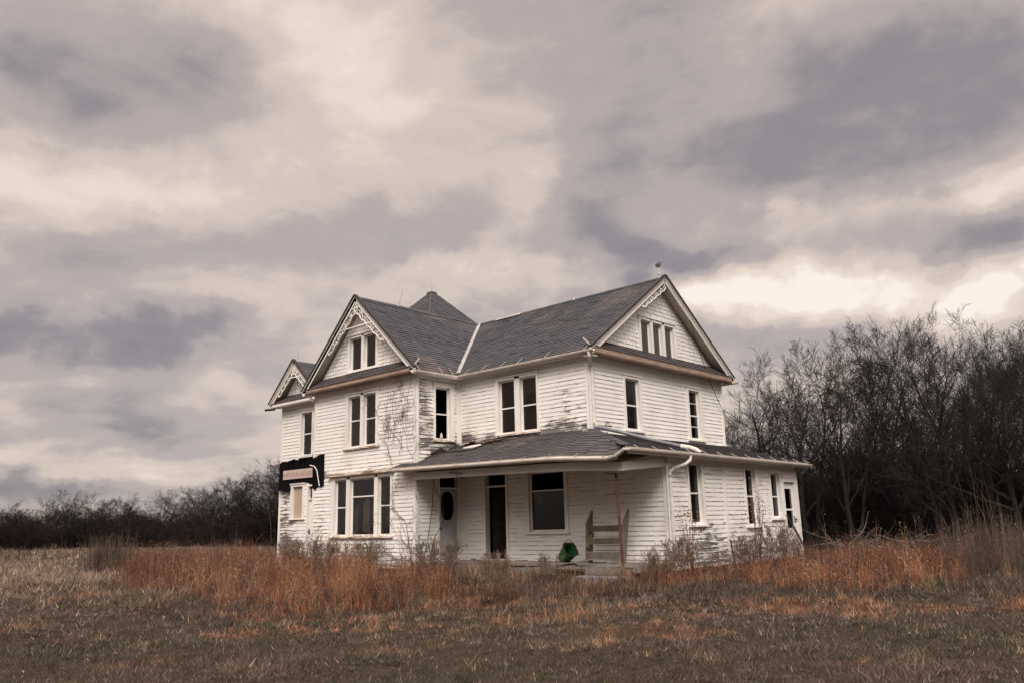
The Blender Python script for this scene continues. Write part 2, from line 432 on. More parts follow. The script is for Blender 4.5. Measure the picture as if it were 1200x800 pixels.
H = {k: [] for k in 'MLRGAB'}
H['M'].append(window(FM, -3.93, -2.01, 3.88, 5.80, [(-3.71, -3.09), (-2.76, -2.14)], rail=[4.79], back='blind', worn_sill=True))
H['M'].append(window(FM, -2.68, -.98, .76, 2.74, [(-2.50, -1.16)], rail=[2.07], back=None, gap_top=True))
H['L'].append(window(FL, -9.62, -7.68, 3.80, 5.78, [(-9.39, -8.78), (-8.50, -7.90)], rail=[4.82], back='blind', worn_sill=True))
H['L'].append(window(FL, -10.42, -6.92, .74, 2.86, [(-10.13, -9.53), (-9.22, -7.93), (-7.64, -7.06)], rail=[[1.80], [2.15], [1.80]], head=True, worn_sill=True, mat='trim'))
H['L'].append(window(FL, -9.56, -7.76, 6.56, 7.93, [(-9.37, -8.78), (-8.53, -7.94)], back='blind'))
H['R'].append(window(FR, -1.18, -.24, 3.84, 5.78, [(-1.05, -.48)], rail=[4.78], back='open', worn_sill=True))
H['G'].append(window(FG, 1.73, 2.72, 3.82, 5.62, [(1.88, 2.55)], rail=[4.68]))
H['G'].append(window(FG, 5.50, 6.55, 3.74, 5.62, [(5.70, 6.30)], rail=[4.64], cols_rows={'rows': [5.08, 4.26]}))
H['G'].append(window(FG, 2.82, 5.06, 6.40, 7.72, [(2.96, 3.46), (3.68, 4.15), (4.41, 4.88)], back='curtain'))
H['A'].append(window(FA, 1.02, 1.92, .88, 2.74, [(1.16, 1.74)], rail=[1.81]))
H['A'].append(window(FA, 4.36, 5.26, .78, 2.70, [(4.50, 5.06)], rail=[1.75]))
H['A'].append(window(FA, 6.10, 6.92, 1.00, 2.60, [(6.22, 6.78)], rail=[1.75]))
H['B'].append(window(FB, -13.82, -12.86, 3.86, 5.74, [(-13.66, -13.02)], rail=[4.80]))
H['B'].append(window(FB, -14.34, -13.36, 1.46, 2.84, [(-14.14, -13.54)], back='plywood'))

def door(F, u0, u1, top, transom, panel, mat, label=None, oval=False, glass=None, knob_u=None, casing='trim', tr_glass=True):
    mb = MB(); c = .09; hi = transom or top
    mb.fbox(F, u0 - c, u0, 0, hi + .11, -.02, .045); mb.fbox(F, u1, u1 + c, 0, hi + .11, -.02, .045); mb.fbox(F, u0, u1, hi, hi + .11, -.02, .044)
    mb.fbox(F, u0 - .02, u0, 0, hi, -.16, -.02); mb.fbox(F, u1, u1 + .02, 0, hi, -.16, -.02)
    if transom: mb.fbox(F, u0, u1, top, top + .05, -.15, .01)
    fr = mb.build('doorway', M[casing], house)
    if transom and tr_glass:
        g = MB(); g.poly([F.P(u0, top + .05, -.08), F.P(u1, top + .05, -.08), F.P(u1, hi, -.08), F.P(u0, hi, -.08)]); g.build('transom_pane', M['glass'], fr)
    if panel is None: return (u0 - .03, u1 + .03, 0, hi + .05)
    d = MB(); w0, w1 = -.09, -.05; a, b = u0 + .015, u1 - .015
    if oval:
        cu, cz, ru, rz = (a + b) / 2, 1.73, (b - a) * .36, .47
        n = 32; ring = []
        for i in range(n):
            t = 2 * math.pi * i / n; s = math.copysign(abs(math.cos(t)) ** .75, math.cos(t)); q = math.copysign(abs(math.sin(t)) ** .75, math.sin(t))
            ring.append((cu + ru * s, cz + rz * q, t))
        zt, zb = top - .01, 1.16
        def outer(t):
            dx, dz = math.cos(t), math.sin(t); k = min(((b - a) / 2) / max(abs(dx), 1e-6), ((zt - cz) if dz > 0 else (cz - zb)) / max(abs(dz), 1e-6))
            return cu + dx * k, cz + dz * k
        for i in range(n):
            (x0, y0, t0), (x1, y1, t1) = ring[i], ring[(i + 1) % n]; o0, o1 = outer(t0), outer(t1)
            d.poly([F.P(*o0, w1), F.P(*o1, w1), F.P(x1, y1, w1), F.P(x0, y0, w1)], .3)
            d.poly([F.P(x0, y0, w1), F.P(x1, y1, w1), F.P(x1, y1, w0), F.P(x0, y0, w0)], .3)
        for sx in (a, b):
            for sz in (zt, zb): pass
        d.fbox(F, a, b, .02, zb, w0, w1 - .001); d.fbox(F, a + .09, b - .09, .15, zb - .12, w1 - .002, w1 + .012)
        d.fbox(F, a, b, zb - .02, zb + .012, w1 - .004, w1 + .014)
        d.fbox(F, a, a + .03, zb, zt, w0, w1 + .002); d.fbox(F, b - .03, b, zb, zt, w0, w1 + .002); d.fbox(F, a, b, zt - .05, zt, w0, w1 + .003); 
    else:
        g0, g1, h0, h1, rails = glass
        d.fbox(F, a, g0, .02, top - .01, w0, w1); d.fbox(F, g1, b, .02, top - .01, w0, w1)
        d.fbox(F, g0, g1, .02, h0, w0, w1); d.fbox(F, g0, g1, h1, top - .01, w0, w1)
        for r in rails: d.fbox(F, g0, g1, r - .03, r + .03, w0 + .003, w1 + .006)
        gm = MB(); gm.poly([F.P(g0, h0, -.07), F.P(g1, h0, -.07), F.P(g1, h1, -.07), F.P(g0, h1, -.07)])
    o = d.build('door', M[mat], house)
    if not oval: gm.build('pane', M['glass'], o)
    if knob_u is not None:
        k = MB(); kz = 1.0
        k.fbox(F, knob_u - .025, knob_u + .025, kz - .1, kz + .1, w1, w1 + .012)
        k.tube([F.P(knob_u, kz, w1 + .01), F.P(knob_u, kz, w1 + .05), F.P(knob_u, kz, w1 + .055), F.P(knob_u, kz, w1 + .09)], [.012, .012, .03, .02], 8)
        k.build('handle', M['iron'], o)
    return (u0 - .03, u1 + .03, 0, hi + .05)

H['R'].append(door(FR, -.93, -.09, 2.28, 2.74, True, 'doorgrey', oval=True, knob_u=-.86, tr_glass=False))
H['M'].append(door(FM, -4.46, -3.54, 2.27, 2.74, None, 'trim', tr_glass=False))
H['A'].append(door(FA, 7.10, 7.94, 2.24, None, True, 'trim', glass=(7.26, 7.80, .72, 2.02, [1.33]), knob_u=7.88))
H['B'].append(door(FB, -13.10, -12.24, 2.20, 2.72, True, 'trim', glass=(-12.96, -12.40, 1.0, 1.85, []), knob_u=-13.05))
# panel above the rear door
mb = MB(); mb.fbox(FA, 7.03, 8.02, 2.36, 2.60, -.02, .05); mb.build('door_head_panel', M['trim'], house)
# inner door standing ajar inside the black opening
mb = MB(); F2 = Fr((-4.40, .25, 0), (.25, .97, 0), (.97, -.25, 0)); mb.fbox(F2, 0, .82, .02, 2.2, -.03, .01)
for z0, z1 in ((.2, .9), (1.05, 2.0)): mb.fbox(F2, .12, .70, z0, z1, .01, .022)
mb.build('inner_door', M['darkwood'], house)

# ---- wear fields -------------------------------------------------------------
def g(x, c, s): return math.exp(-((x - c) / s) ** 2)
def wM(u, z):
    if z < 2.9: return .02 + .25 * g(z, 0, .3)
    return .30 + .75 * g(z, 3.8, .35) * (1 if u < -1 else .6) + .40 * g(u, -.8, 1.0) * g(z, 4.7, .9) + .5 * g(u, -5.6, .35) * g(z, 4.0, .5)
def wL(u, z):
    return .25 + .45 * g(z, 0, .9) + .25 * g(u, -6.6, 1.3) * g(z, 4.5, 1.6) + .35 * g(z, 3.0, .25) + .3 * g(u, -11.3, .5) * (z < 4)
def wR(u, z): return .04 + .15 * g(z, 0, .4) if z < 2.9 else .55 + .45 * g(u, -1.7, .5) * g(z, 5.0, .8) + .4 * g(z, 3.7, .5)
def wG(u, z): return .22 + .45 * g(z, 3.8, .5) * g(u, .7, 1.5) + .35 * g(u, 7.6, .6) * g(z, 4, .5)
def wA(u, z): return .42 + .35 * g(z, .1, .7) + .2 * g(u, 1.9, .5)
def wB(u, z): return .18 if z > 3.6 else .48 + .42 * g(u, -14.7, .5) + .2 * g(z, .6, .6)

# ---- walls -------------------------------------------------------------------
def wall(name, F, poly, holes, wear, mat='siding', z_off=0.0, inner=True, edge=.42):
    mb = MB(); cladding(mb, F, poly, holes, wear=wear, z_off=z_off, edge_wear_shade=edge); o = mb.build(name, M[mat], house)
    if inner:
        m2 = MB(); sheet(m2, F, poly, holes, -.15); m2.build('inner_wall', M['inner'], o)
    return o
ZB = -.24
wall('front_wall', FM, [(-W1, ZB), (0, ZB), (0, HE + .12), (-W1, HE + .12)], H['M'], wM, edge=lambda u, z: .80 if z < 2.9 else .42)  # below the porch roof, lap shade is painted on top of edge wear
wall('porch_end_wall', FM, [(0, ZB), (A, ZB), (A, 2.80), (0, 3.55)], [], wM, edge=.80)  # board edges darkened beyond their wear, as painted lap shade
wall('wing_front_wall', FL, [(-W2, ZB), (-W1, ZB), (-W1, HE + .1), (-W2, HE + .1)], H['L'][:2], wL)
wall('wing_side_wall', FR, [(-LD, ZB), (0, ZB), (0, HE + .15), (-LD, HE + .15)], H['R'], wR, edge=lambda u, z: .75 if z < 2.9 else .42)  # lower boards: edges darkened past their wear to imitate shade under laps
wall('gable_end_wall', FG, [(0, ZB), (D, ZB), (D, HE + .1), (0, HE + .1)], H['G'][:2], wG)
wall('lean_to_wall', FA, [(0, ZB), (EE, ZB), (EE, 2.80), (0, 2.80)], H['A'], wA)
wall('bay_front_wall', FB, [(BX, ZB), (-W2, ZB), (-W2, HE), (BX, HE)], H['B'], wB)
wall('bay_side_wall', FBL, [(-7.0, ZB), (-BY, ZB), (-BY, HE), (-7.0, HE)], [], wB)
wall('wing_left_wall', FW, [(-7.0, ZB), (LD, ZB), (LD, HE), (-7.0, HE)], [], wL)
wall('rear_wall', FK, [(0, ZB), (15.2, ZB), (15.2, HE + .2), (0, HE + .2)], [], wA)
wall('lean_to_rear_wall', FAK, [(-A, ZB), (0, ZB), (0, 3.5), (-A, 2.8)], [], wA)
# tower block under the pyramid roof
PX, PY, PZ, PS = -11.62, 4.0, 11.22, 3.2
for nm, F, u0, u1 in (('tower_front_wall', Fr((0, PY - PS + .2, 0), (1, 0, 0), (0, -1, 0)), PX - PS + .2, PX + PS - .2),
                      ('tower_left_wall', Fr((PX - PS + .2, 0, 0), (0, -1, 0), (-1, 0, 0)), -(PY + PS - .2), -(PY - PS + .2)),
                      ('tower_rear_wall', Fr((0, PY + PS - .2, 0), (-1, 0, 0), (0, 1, 0)), -(PX + PS - .2), -(PX - PS + .2))):
    wall(nm, F, [(u0, 5.5), (u1, 5.5), (u1, 7.85), (u0, 7.85)], [], wG, inner=False)

# ---- gables with shingle courses ----------------------------------------------
def gable(name, F, poly, holes, parent=house):
    mb = MB(); cladding(mb, F, poly, holes, exposure=.14, lip=.018, lengths=(.13, .21), seg=1, jit=.005, ragged=.010, wear=lambda u, z: .2)
    o = mb.build(name, M['shakes'], parent); m2 = MB(); sheet(m2, F, poly, holes, -.15); m2.build('inner_wall', M['inner'], o); return o
sm = (HR - HE) / (D / 2 + OE); sl = (HR - HE) / ((W2 - W1) / 2 + OE)
XM = -(W1 + W2) / 2
gable('main_gable', FG, [(0.25, HE + .1), (D - .25, HE + .1), (D / 2, HR - .12)], H['G'][2:])
gable('wing_gable', FL, [(-W2 + .12, HE + .1), (-W1 - .12, HE + .1), (XM, HR - .12)], H['L'][2:])
BXC, BHR = -13.88, 7.78; BHW = 1.72; BE = 6.16; sb_ = (BHR - BE) / BHW
gable('bay_gable', FB, [(BXC - 1.32, HE), (BXC + 1.5, HE), (BXC, BHR - .15)], [])

# ---- roofs ----------------------------------------------------------------------
def roof(name, planes, mat='roof', thick=.10, und='soffit'):
    a, b = MB(), MB()
    for pl in planes: roof_plane(a, b, pl, thick=thick)
    o = a.build(name, M[mat], house); b.build('soffit', M[und], o); return o
yE = -OE; x0r = OV; yF = -LD - .38
roof('main_roof', [[(XM + (D / 2 + OE) * 0 + 3.23, yE, HE), (x0r, yE, HE), (x0r, D / 2, HR), (XM, D / 2, HR)],
                   [(x0r, D + OE, HE), (XM, D + OE, HE), (XM, D / 2, HR), (x0r, D / 2, HR)]])
xe1 = -W1 + OE; xe0 = -W2 - OE
roof('wing_roof', [[(xe1, yF, HE), (xe1, yE, HE), (XM, D / 2, HR), (XM, yF, HR)],
                   [(xe0, D / 2, HE), (xe0, yF, HE), (XM, yF, HR), (XM, D / 2, HR)]])
roof('bay_roof', [[(BXC + BHW, -1.5, BE), (BXC + BHW, 1.0, BE), (BXC, 1.0, BHR), (BXC, -1.5, BHR)],
                  [(BXC - BHW, 1.0, BE), (BXC - BHW, -1.5, BE), (BXC, -1.5, BHR), (BXC, 1.0, BHR)]])
pb = 7.80; tz = .09; q = lambda sx, sy, s, z: (PX + sx * s, PY + sy * s, z)
roof('tower_roof', [[q(-1, -1, PS, pb), q(1, -1, PS, pb), q(1, -1, tz, PZ), q(-1, -1, tz, PZ)], [q(1, -1, PS, pb), q(1, 1, PS, pb), q(1, 1, tz, PZ), q(1, -1, tz, PZ)],
                    [q(1, 1, PS, pb), q(-1, 1, PS, pb), q(-1, 1, tz, PZ), q(1, 1, tz, PZ)], [q(-1, 1, PS, pb), q(-1, -1, PS, pb), q(-1, -1, tz, PZ), q(-1, 1, tz, PZ)]], mat='towerroof', thick=.08)
mb = MB(); mb.box((PX - .16, PY - .16, PZ - .05), (PX + .16, PY + .16, PZ + .02)); mb.build('tower_cap', M['towerroof'], house)
# porch and lean-to roof: front slope sags where its posts have gone
ZT = 3.76; XE = A + .36; YE = -LD - .44; ZE = 2.93; XL = -6.45
def porch_grid():
    top, und = MB(), MB()
    # front slope as bands so that the eave can dip towards the right
    def eave_z(x):
        t = (x - XL) / (XE - XL)
        return ZE + .04 - .14 * t - .10 * g(t, .93, .10) + (.13 if t > .985 else 0)
    xs = [XL, -5.4, -4.2, -3.0, -1.8, -.6, .6, 1.6, 2.25, 2.62, XE]
    for i in range(len(xs) - 1):
        a, b = xs[i], xs[i + 1]
        if b <= 0.01:
            up_a, up_b = (a, -.02, ZT), (b, -.02, ZT)
            roof_plane(top, und, [(a, YE, eave_z(a)), (b, YE, eave_z(b)), up_b, up_a], exposure=.16, tab=(.25, .5), thick=.07)
        else:
            def hip(x): f = max(0, x) / XE; return (x, YE * f, ZT + (ZE - ZT) * f) if x > 0 else (x, -.02, ZT)
            pl = [(a, YE, eave_z(a)), (b, YE, eave_z(b)), hip(b), hip(a)]
            if b >= XE - 1e-6: pl = [pl[0], pl[1], pl[3]]
            roof_plane(top, und, pl, exposure=.16, tab=(.25, .5), thick=.07)
    # side slope over the lean-to
    roof_plane(top, und, [(XE, YE, ZE), (XE, EE + .30, ZE - .04), (.0, EE + .3, ZT - .10), (.0, 0, ZT)], exposure=.16, tab=(.25, .5), thick=.07)
    o = top.build('porch_roof', M['porchroof'], house); und.build('soffit', M['soffit'], o)
    return eave_z
eave_z = porch_grid()
# hip cap shingles
mb = MB()
for i in range(16):
    a = Vector((XE, YE, ZE)).lerp(Vector((.0, 0, ZT)), i / 16); b = Vector((XE, YE, ZE)).lerp(Vector((.0, 0, ZT)), (i + 1.15) / 16)
    mb.beam(a + Vector((0, 0, .035)), b + Vector((0, 0, .024)), .26, .02)
mb.build('hip_cap', M['roof'], house); mb = MB()
for i in range(56):
    x = x0r - i * (x0r - XM) / 56; x2 = x - (x0r - XM) / 56 * 1.15
    for s in (-1, 1): mb.hexa([(x, D / 2, HR + .02), (x2, D / 2, HR + .014), (x2, D / 2 + s * .14, HR - .088), (x, D / 2 + s * .14, HR - .082), (x, D / 2, HR + .035), (x2, D / 2, HR + .029), (x2, D / 2 + s * .15, HR - .070), (x, D / 2 + s * .15, HR - .064)])
mb.build('main_ridge_cap', M['roof'], house); mb = MB()
for i in range(40):
    y = yF + i * (D / 2 - yF) / 40; y2 = y + (D / 2 - yF) / 40 * 1.15
    for s in (-1, 1): mb.hexa([(XM, y, HR + .02), (XM, y2, HR + .014), (XM + s * .13, y2, HR - .105), (XM + s * .13, y, HR - .100), (XM, y, HR + .035), (XM, y2, HR + .029), (XM + s * .14, y2, HR - .087), (XM + s * .14, y, HR - .082)])
mb.build('wing_ridge_cap', M['roof'], house)
# missing ridge shingles (pale strip) and the white metal valley
mb = MB()
for i in range(5):
    mb.beam((-7.6 + i * .27, D / 2 - .13, HR - .03), (-7.3 + i * .27, D / 2 - .13, HR - .03), .20, .015, up=(0, -.58, .81))
mb.build('bare_ridge_board', M['flash'], house)
mb = MB(); va = Vector((xe1, yE, HE)); vb = Vector((XM, D / 2, HR)); nn = Vector((.30, -.42, .86))
mb.beam(va + nn * .05 + (vb - va) * .01, vb + nn * .045, .14, .012, up=nn); mb.build('valley_flashing', M['flash'], house)

# ---- pent roofs, bargeboards, fascia, frieze, corner boards ---------------------
def pent(name, F, u0, u1, z0, z1, out, fas):
    a, b = MB(), MB()
    A0, A1 = F.P(u0, z0, out), F.P(u1, z0, out); B0, B1 = F.P(u0 + .12, z1, .01), F.P(u1 - .12, z1, .01)
    roof_plane(a, b, [A0, A1, B1, B0], exposure=.15, thick=.05)
    o = a.build(name, M['pent'], house); b.build('soffit', M['soffit'], o)
    fh = .16 if fas == 'fascia_bare' and u0 > -2 else .11; m = MB(); m.fbox(F, u0 + .02, u1 - .02, z0 - fh, z0 - .035, out - .05, out - .02); m.fbox(F, u0 + .02, u1 - .02, z0 - fh - .025, z0 - fh, 0, out - .03)
    m.build('fascia', M[fas], o)
pent('gable_pent_roof', FG, -OE - .02, D + OE + .02, HE + .06, HE + .40, OV + .02, 'fascia_bare')
pent('wing_pent_roof', FL, -W2 - OE + .03, -W1 + OE - .03, HE + .06, HE + .42, .40, 'fascia_bare')
pent('bay_pent_roof', FB, BXC - BHW + .05, BXC + BHW - .05, HE + .02, HE + .34, .40, 'trim')

def barge(name, F, uc, hw, ze, zr, w):
    m = MB()
    for s in (-1, 1):
        m.beam(F.P(uc + s * (hw + .02), ze - .10, w), F.P(uc, zr - .08, w), .04, .19, up=F.n.cross(Vector((0, 0, 1))) * 0 + Vector((0, 0, 1)))
        m.beam(F.P(uc + s * (hw + .03), ze - .015, w + .02), F.P(uc, zr + .008, w + .02), .07, .03)
    o = m.build(name, M['trim'], house)
    c = MB()
    for s in (-1, 1): c.beam(F.P(uc + s * (hw + .05), ze + .02, w + .015), F.P(uc, zr + .045, w + .03), .12, .065, off=.02)
    c.build('drip_edge', M['iron'], o)
    return o
bm_ = barge('main_bargeboard', FG, D / 2, D / 2 + OE, HE, HR, OV - .03)
bl_ = barge('wing_bargeboard', FL, XM, (W2 - W1) / 2 + OE, HE, HR, .36)
bb_ = barge('bay_bargeboard', FB, BXC, BHW, BE, BHR, .36)

def gingerbread(F, uc, hw, ze, zr, w, parent, sides=(-1, 1), frac=.52, tie=True, scale=1.0):
    m = MB(); slope = (zr - ze) / hw; L = math.hypot(hw, zr - ze)
    for s in sides:
        d = Vector((-s * hw / L, (zr - ze) / L)); nrm = Vector((-s * d.y, s * d.x))
        if nrm.y > 0: nrm = -nrm
        st = Vector((uc + s * hw, ze - .19)) + d * (L * (1 - frac)) + nrm * .06
        ln = L * frac * .97
        def P2(t, o): q = st + d * t + nrm * o; return F.P(q.x, q.y, w)
        # scalloped inner edge
        pts = []; n = 44; lob = 5
        for i in range(n + 1):
            t = ln * i / n; ph = (i / n * lob) % 1
            o = (.13 + .20 * (i / n) * .6) * scale * (.72 + .28 * math.sin(math.pi * ph)) * (1 if i > 1 else .6)
            pts.append(P2(t, o))
        m.tube(pts, .022 * scale ** .5, 6)
        m.tube([P2(0, .0), P2(0, .12 * scale)], .022, 6)
        for i in range(lob * 2):                                # pierced rings and scrolls between rake and edge
            t = ln * (i + .5) / (lob * 2); rr = (.045 + .035 * (i / (lob * 2))) * scale; cc = (.075 + .05 * i / (lob * 2)) * scale
            m.tube([P2(t + rr * math.cos(a), cc + rr * math.sin(a)) for a in [2 * math.pi * k / 10 for k in range(11)]], .014 * scale ** .5, 5, cap=False)
        for i in range(lob + 1):
            t = ln * i / lob; m.tube([P2(t, -.02), P2(t, (.12 + .10 * i / lob) * scale)], .014, 5)
    if tie:
        zt = zr - .19 - hw * .30 * slope; hh = hw * .30
        m.tube([F.P(uc - hh, zt, w), F.P(uc + hh, zt, w)], .028, 6)
        m.tube([F.P(uc - hh * .55, zt + .02, w), F.P(uc - hh * .3, zt + hh * .7, w), F.P(uc, zr - .42, w), F.P(uc + hh * .3, zt + hh * .7, w), F.P(uc + hh * .55, zt + .02, w)], .02, 6)
    m.build('gingerbread_trim', M['trim'], parent, smooth=True)
gingerbread(FL, XM, (W2 - W1) / 2 + OE, HE, HR, .36, bl_)
gingerbread(FB, BXC, BHW, BE, BHR, .36, bb_, frac=.66, scale=.8)
gingerbread(FG, D / 2, D / 2 + OE, HE, HR, OV - .03, bm_, sides=(-1,), frac=.34, tie=False, scale=.7)

mb = MB()
def corner(F, u, s, z0, z1): mb.fbox(F, u, u - s * .115, z0, z1, -.01, .034)
def frieze(F, u0, u1, z1, h=.20): mb.fbox(F, u0, u1, z1 - h, z1, -.01, .040)
corner(FM, 0, 1, 3.6, HE - .2); corner(FG, -.034, -1, 3.7, HE - .2); corner(FM, A, 1, -.04, 2.62); corner(FA, -.034, -1, -.04, 2.62)
corner(FL, -W1, 1, -.04, HE - .2); corner(FR, -LD - .034, -1, -.04, HE - .2); corner(FL, -W2, -1, -.04, HE - .2); corner(FB, BX, -1, -.04, HE - .2)
corner(FR, -.002, 1, 3.7, HE - .2); corner(FM, -W1 + .036, -1, 3.7, HE - .2); corner(FG, D, 1, 3.6, HE - .2); corner(FA, EE, 1, -.04, 2.62); corner(FW, LD, 1, -.04, HE)
frieze(FM, -W1 + .04, 0, HE - .05); frieze(FR, -LD, -.01, HE - .05); frieze(FG, 0, D, HE - .08, .16); frieze(FL, -W2, -W1, HE - .08, .16); frieze(FB, BX, -W2 - .02, HE - .1, .14)
frieze(FA, .08, EE - .1, 2.78, .16); frieze(FM, -W1 + .04, A, 2.95, .18)
mb.fbox(FA, 3.06, 3.20, -.04, 2.62, -.005, .036); mb.fbox(FA, 5.72, 5.84, .2, 2.62, -.005, .030)
mb.build('trim_boards', M['trim'], house)

# ---- foundation and porch --------------------------------------------------------
mb = MB()
def found(F, u0, u1):
    u = u0
    for row in range(2):
        u = u0
        while u < u1 - .01:
            L = min(rng.uniform(.35, .7), u1 - u); mb.fbox(F, u + .008, u + L - .008, -.9 + row * .43, -.9 + row * .43 + .42, -.25, -.03 + rng.uniform(-.02, .01)); u += L
for F, a, b in ((FM, -W1, A), (FL, -W2, -W1), (FR, -LD, 0), (FA, 0, EE), (FB, BX, -W2), (FBL, -8, -BY), (FK, -A, 15.2)): found(F, a, b)
mb.build('foundation', M['stone'], house)
mb = MB(); y = -LD + .02
while y < -.03:
    w = .125
    for a, b in ((-W1 + .04, -3.0 + rng.uniform(-.4, .4)), (-2.6, .4 + rng.uniform(-.3, .3)), (.75, A - .05)):
        if rng.random() < .9: mb.box((a, y, -.065 + rng.uniform(-.012, .004)), (b, y + w - .008, -.035 + rng.uniform(-.008, .008)))
    y += w
for x in np.arange(-W1 + .2, A, .8): mb.box((x, -LD + .1, -.2), (x + .06, -.05, -.07))
pf = mb.build('porch_floor', M['greywood'], house)
mb = MB(); mb.beam((-W1, -LD + .02, -.16), (-2.0, -LD + .02, -.17), .035, .2); mb.beam((-1.7, -LD - .03, -.22), (.9, -LD + .0, -.15), .035, .2); mb.beam((1.0, -LD, -.16), (A, -LD, -.18), .035, .19); mb.build('porch_skirt', M['greywood'], pf)
# porch beam, ceiling
mb = MB(); yb = -LD - .06
def bz(x): return eave_z(x) - .29
xs = [-W1 - .02, -4.4, -3, -1.6, -.2, 1.0, A - .05]
for i in range(len(xs) - 1): mb.beam((xs[i], yb, bz(xs[i])), (xs[i + 1], yb, bz(xs[i + 1])), .12, .22)
mb.beam((A - .06, yb - .06, bz(A) + .0), (A - .06, -.03, 2.63), .12, .22)
mb.build('porch_beam', M['trim'], house)
mb = MB(); n = 20
for i in range(n):
    y0 = yb + .05 + (-.04 - yb - .05) * i / n; y1 = y0 + (-.04 - yb - .05) / n - .006
    t0 = (y0 - yb) / -yb
    za = lambda x: bz(x) * (1 - t0) + 2.80 * t0 + .10
    mb.hexa([(-W1 + .04, y0, za(-W1)), (A - .12, y0, za(A)), (A - .12, y1, za(A)), (-W1 + .04, y1, za(-W1)), (-W1 + .04, y0, za(-W1) + .02), (A - .12, y0, za(A) + .02), (A - .12, y1, za(A) + .02), (-W1 + .04, y1, za(-W1) + .02)])
mb.build('porch_ceiling', M['soffit'], house)
# porch ceiling lamp and torn strips
mb = MB(); mb.tube([(-1.75, -1.35, 2.86), (-1.75, -1.35, 2.76), (-1.75, -1.35, 2.74), (-1.75, -1.35, 2.66)], [.06, .07, .17, .14], 12); mb.build('ceiling_lamp', M['gutter'], house)
mb = MB()
for k in range(5):
    x = -3.9 + k * .09 + rng.uniform(-.03, .03); L = rng.uniform(.1, .28)
    mb.beam((x, yb - .02, 2.70), (x + rng.uniform(-.08, .1), yb - .03 - rng.uniform(0, .05), 2.70 - L), .06, .012)
mb.beam((-3.95, yb - .08, 2.68), (-3.45, yb - .05, 2.62), .12, .03); mb.build('torn_fascia_strip', M['greywood'], house)

# ---- gutters, straps, downspouts ---------------------------------------------------
def gutter(name, path, rad=.062, straps=(), strap_dir=None):
    """half-round gutter following a polyline"""
    m = MB(); P = [Vector(p) for p in path]; n = 8; rings = []
    for i, p in enumerate(P):
        d = (P[min(i + 1, len(P) - 1)] - P[max(i - 1, 0)]).normalized(); sd = d.cross(Vector((0, 0, 1))).normalized(); up = sd.cross(d)
        rings.append([p + sd * math.cos(math.pi * k / n) * rad - up * math.sin(math.pi * k / n) * rad * 1.15 for k in range(n + 1)] + [p + sd * math.cos(math.pi * k / n) * (rad - .006) - up * math.sin(math.pi * k / n) * (rad - .006) * 1.12 for k in range(n, -1, -1)])
    w = len(rings[0]); vs = [q for r in rings for q in r]; fs = []
    for i in range(len(P) - 1):
        for k in range(w): k2 = (k + 1) % w; fs.append((i * w + k, (i + 1) * w + k, (i + 1) * w + k2, i * w + k2))
    fs.append(tuple(range(w))); fs.append(tuple((len(P) - 1) * w + k for k in range(w - 1, -1, -1)))
    m.add(vs, fs)
    for p in (P[0], P[-1]):
        pass
    o = m.build(name, M['gutter'], house, smooth=False)
    for a, up in straps:
        s = MB(); a = Vector(a); s.beam(a, a + Vector(up), .03, .008); s.tube([a + Vector((0, 0, -.005)), a + Vector((0, 0, .03))], .012, 5)
        s.build('strap', M['flash'], o)
    # fascia board behind it
    return o
gutter('eave_gutter', [(xe1 + .06, yF + .02, HE - .07), (xe1 + .06, yE - .06, HE - .06), (x0r + .1, yE - .06, HE - .05)],
       straps=[((xe1 + .10, y, HE - .05), (-.22, 0, .26)) for y in (-2.1, -1.1, -.6)] + [((x, yE - .10, HE - .04), (0.02, .24, .20)) for x in (-5.0, -4.2, -3.3, -2.55, -1.4, .15)])
pg = [(XL + .02, YE - .06, eave_z(XL) - .07)] + [(x, YE - .06, eave_z(x) - .07) for x in (-5.5, -4, -2.5, -1, .4, 1.5, 2.3)] + [(2.56, YE - .06, eave_z(2.6) - .03), (XE - .02, YE - .05, ZE - .05), (XE + .06, YE + .05, ZE - .05), (XE + .06, 1.0, ZE - .055), (XE + .06, EE + .34, ZE - .10)]
gutter('porch_gutter', pg, .068,
       straps=[((x, YE - .10, eave_z(x) - .06), (0, .16, .10)) for x in np.arange(-6.1, 2.4, .92)] + [((XE + .10, y, ZE - .05), (-.20, 0.05, .12)) for y in np.arange(-1.9, 8.3, .85)])
gutter('rear_gutter', [(OV + .2, D + OE + .05, HE - .12), (-3, D + OE + .05, HE - .10)])
mb = MB(); mb.beam((XE - .03, YE + .1, ZE - .11), (XE - .03, EE + .28, ZE - .15), .03, .13); mb.beam((xe1 - .03, yF + .05, HE - .11), (xe1 - .03, yE, HE - .11), .03, .13); mb.beam((xe1, yE + .03, HE - .11), (x0r - .03, yE + .03, HE - .11), .03, .13)
for i in range(len(pg) - 5): mb.beam((pg[i][0], YE + .03, pg[i][2] - .02), (pg[i + 1][0], YE + .03, pg[i + 1][2] - .02), .03, .14)
mb.build('fascia_boards', M['trim'], house)
mb = MB(); mb.box((.02, yE, HE - .22), (x0r - .02, yE + .28, HE - .20)); mb.build('cornice_return', M['trim'], house)
def spout(name, pts, r=.05, mat='gutter'):
    m = MB(); m.tube(pts, r, 10); return m.build(name, M[mat], house, smooth=False)
spout('downspout', [(.30, yE - .06, HE - .12), (.30, yE - .04, HE - .24), (.22, yE + .08, HE - .36), (.10, .02, HE - .46), (.075, .06, HE - .62), (.075, .08, 5.0), (.075, .08, 3.98), (.10, .12, 3.88)])
spout('roof_downspout', [(.12, .16, 3.84), (.6, .62, 3.68), (1.4, 1.05, 3.40), (2.2, 1.35, 3.16)], .055, 'dullpipe')
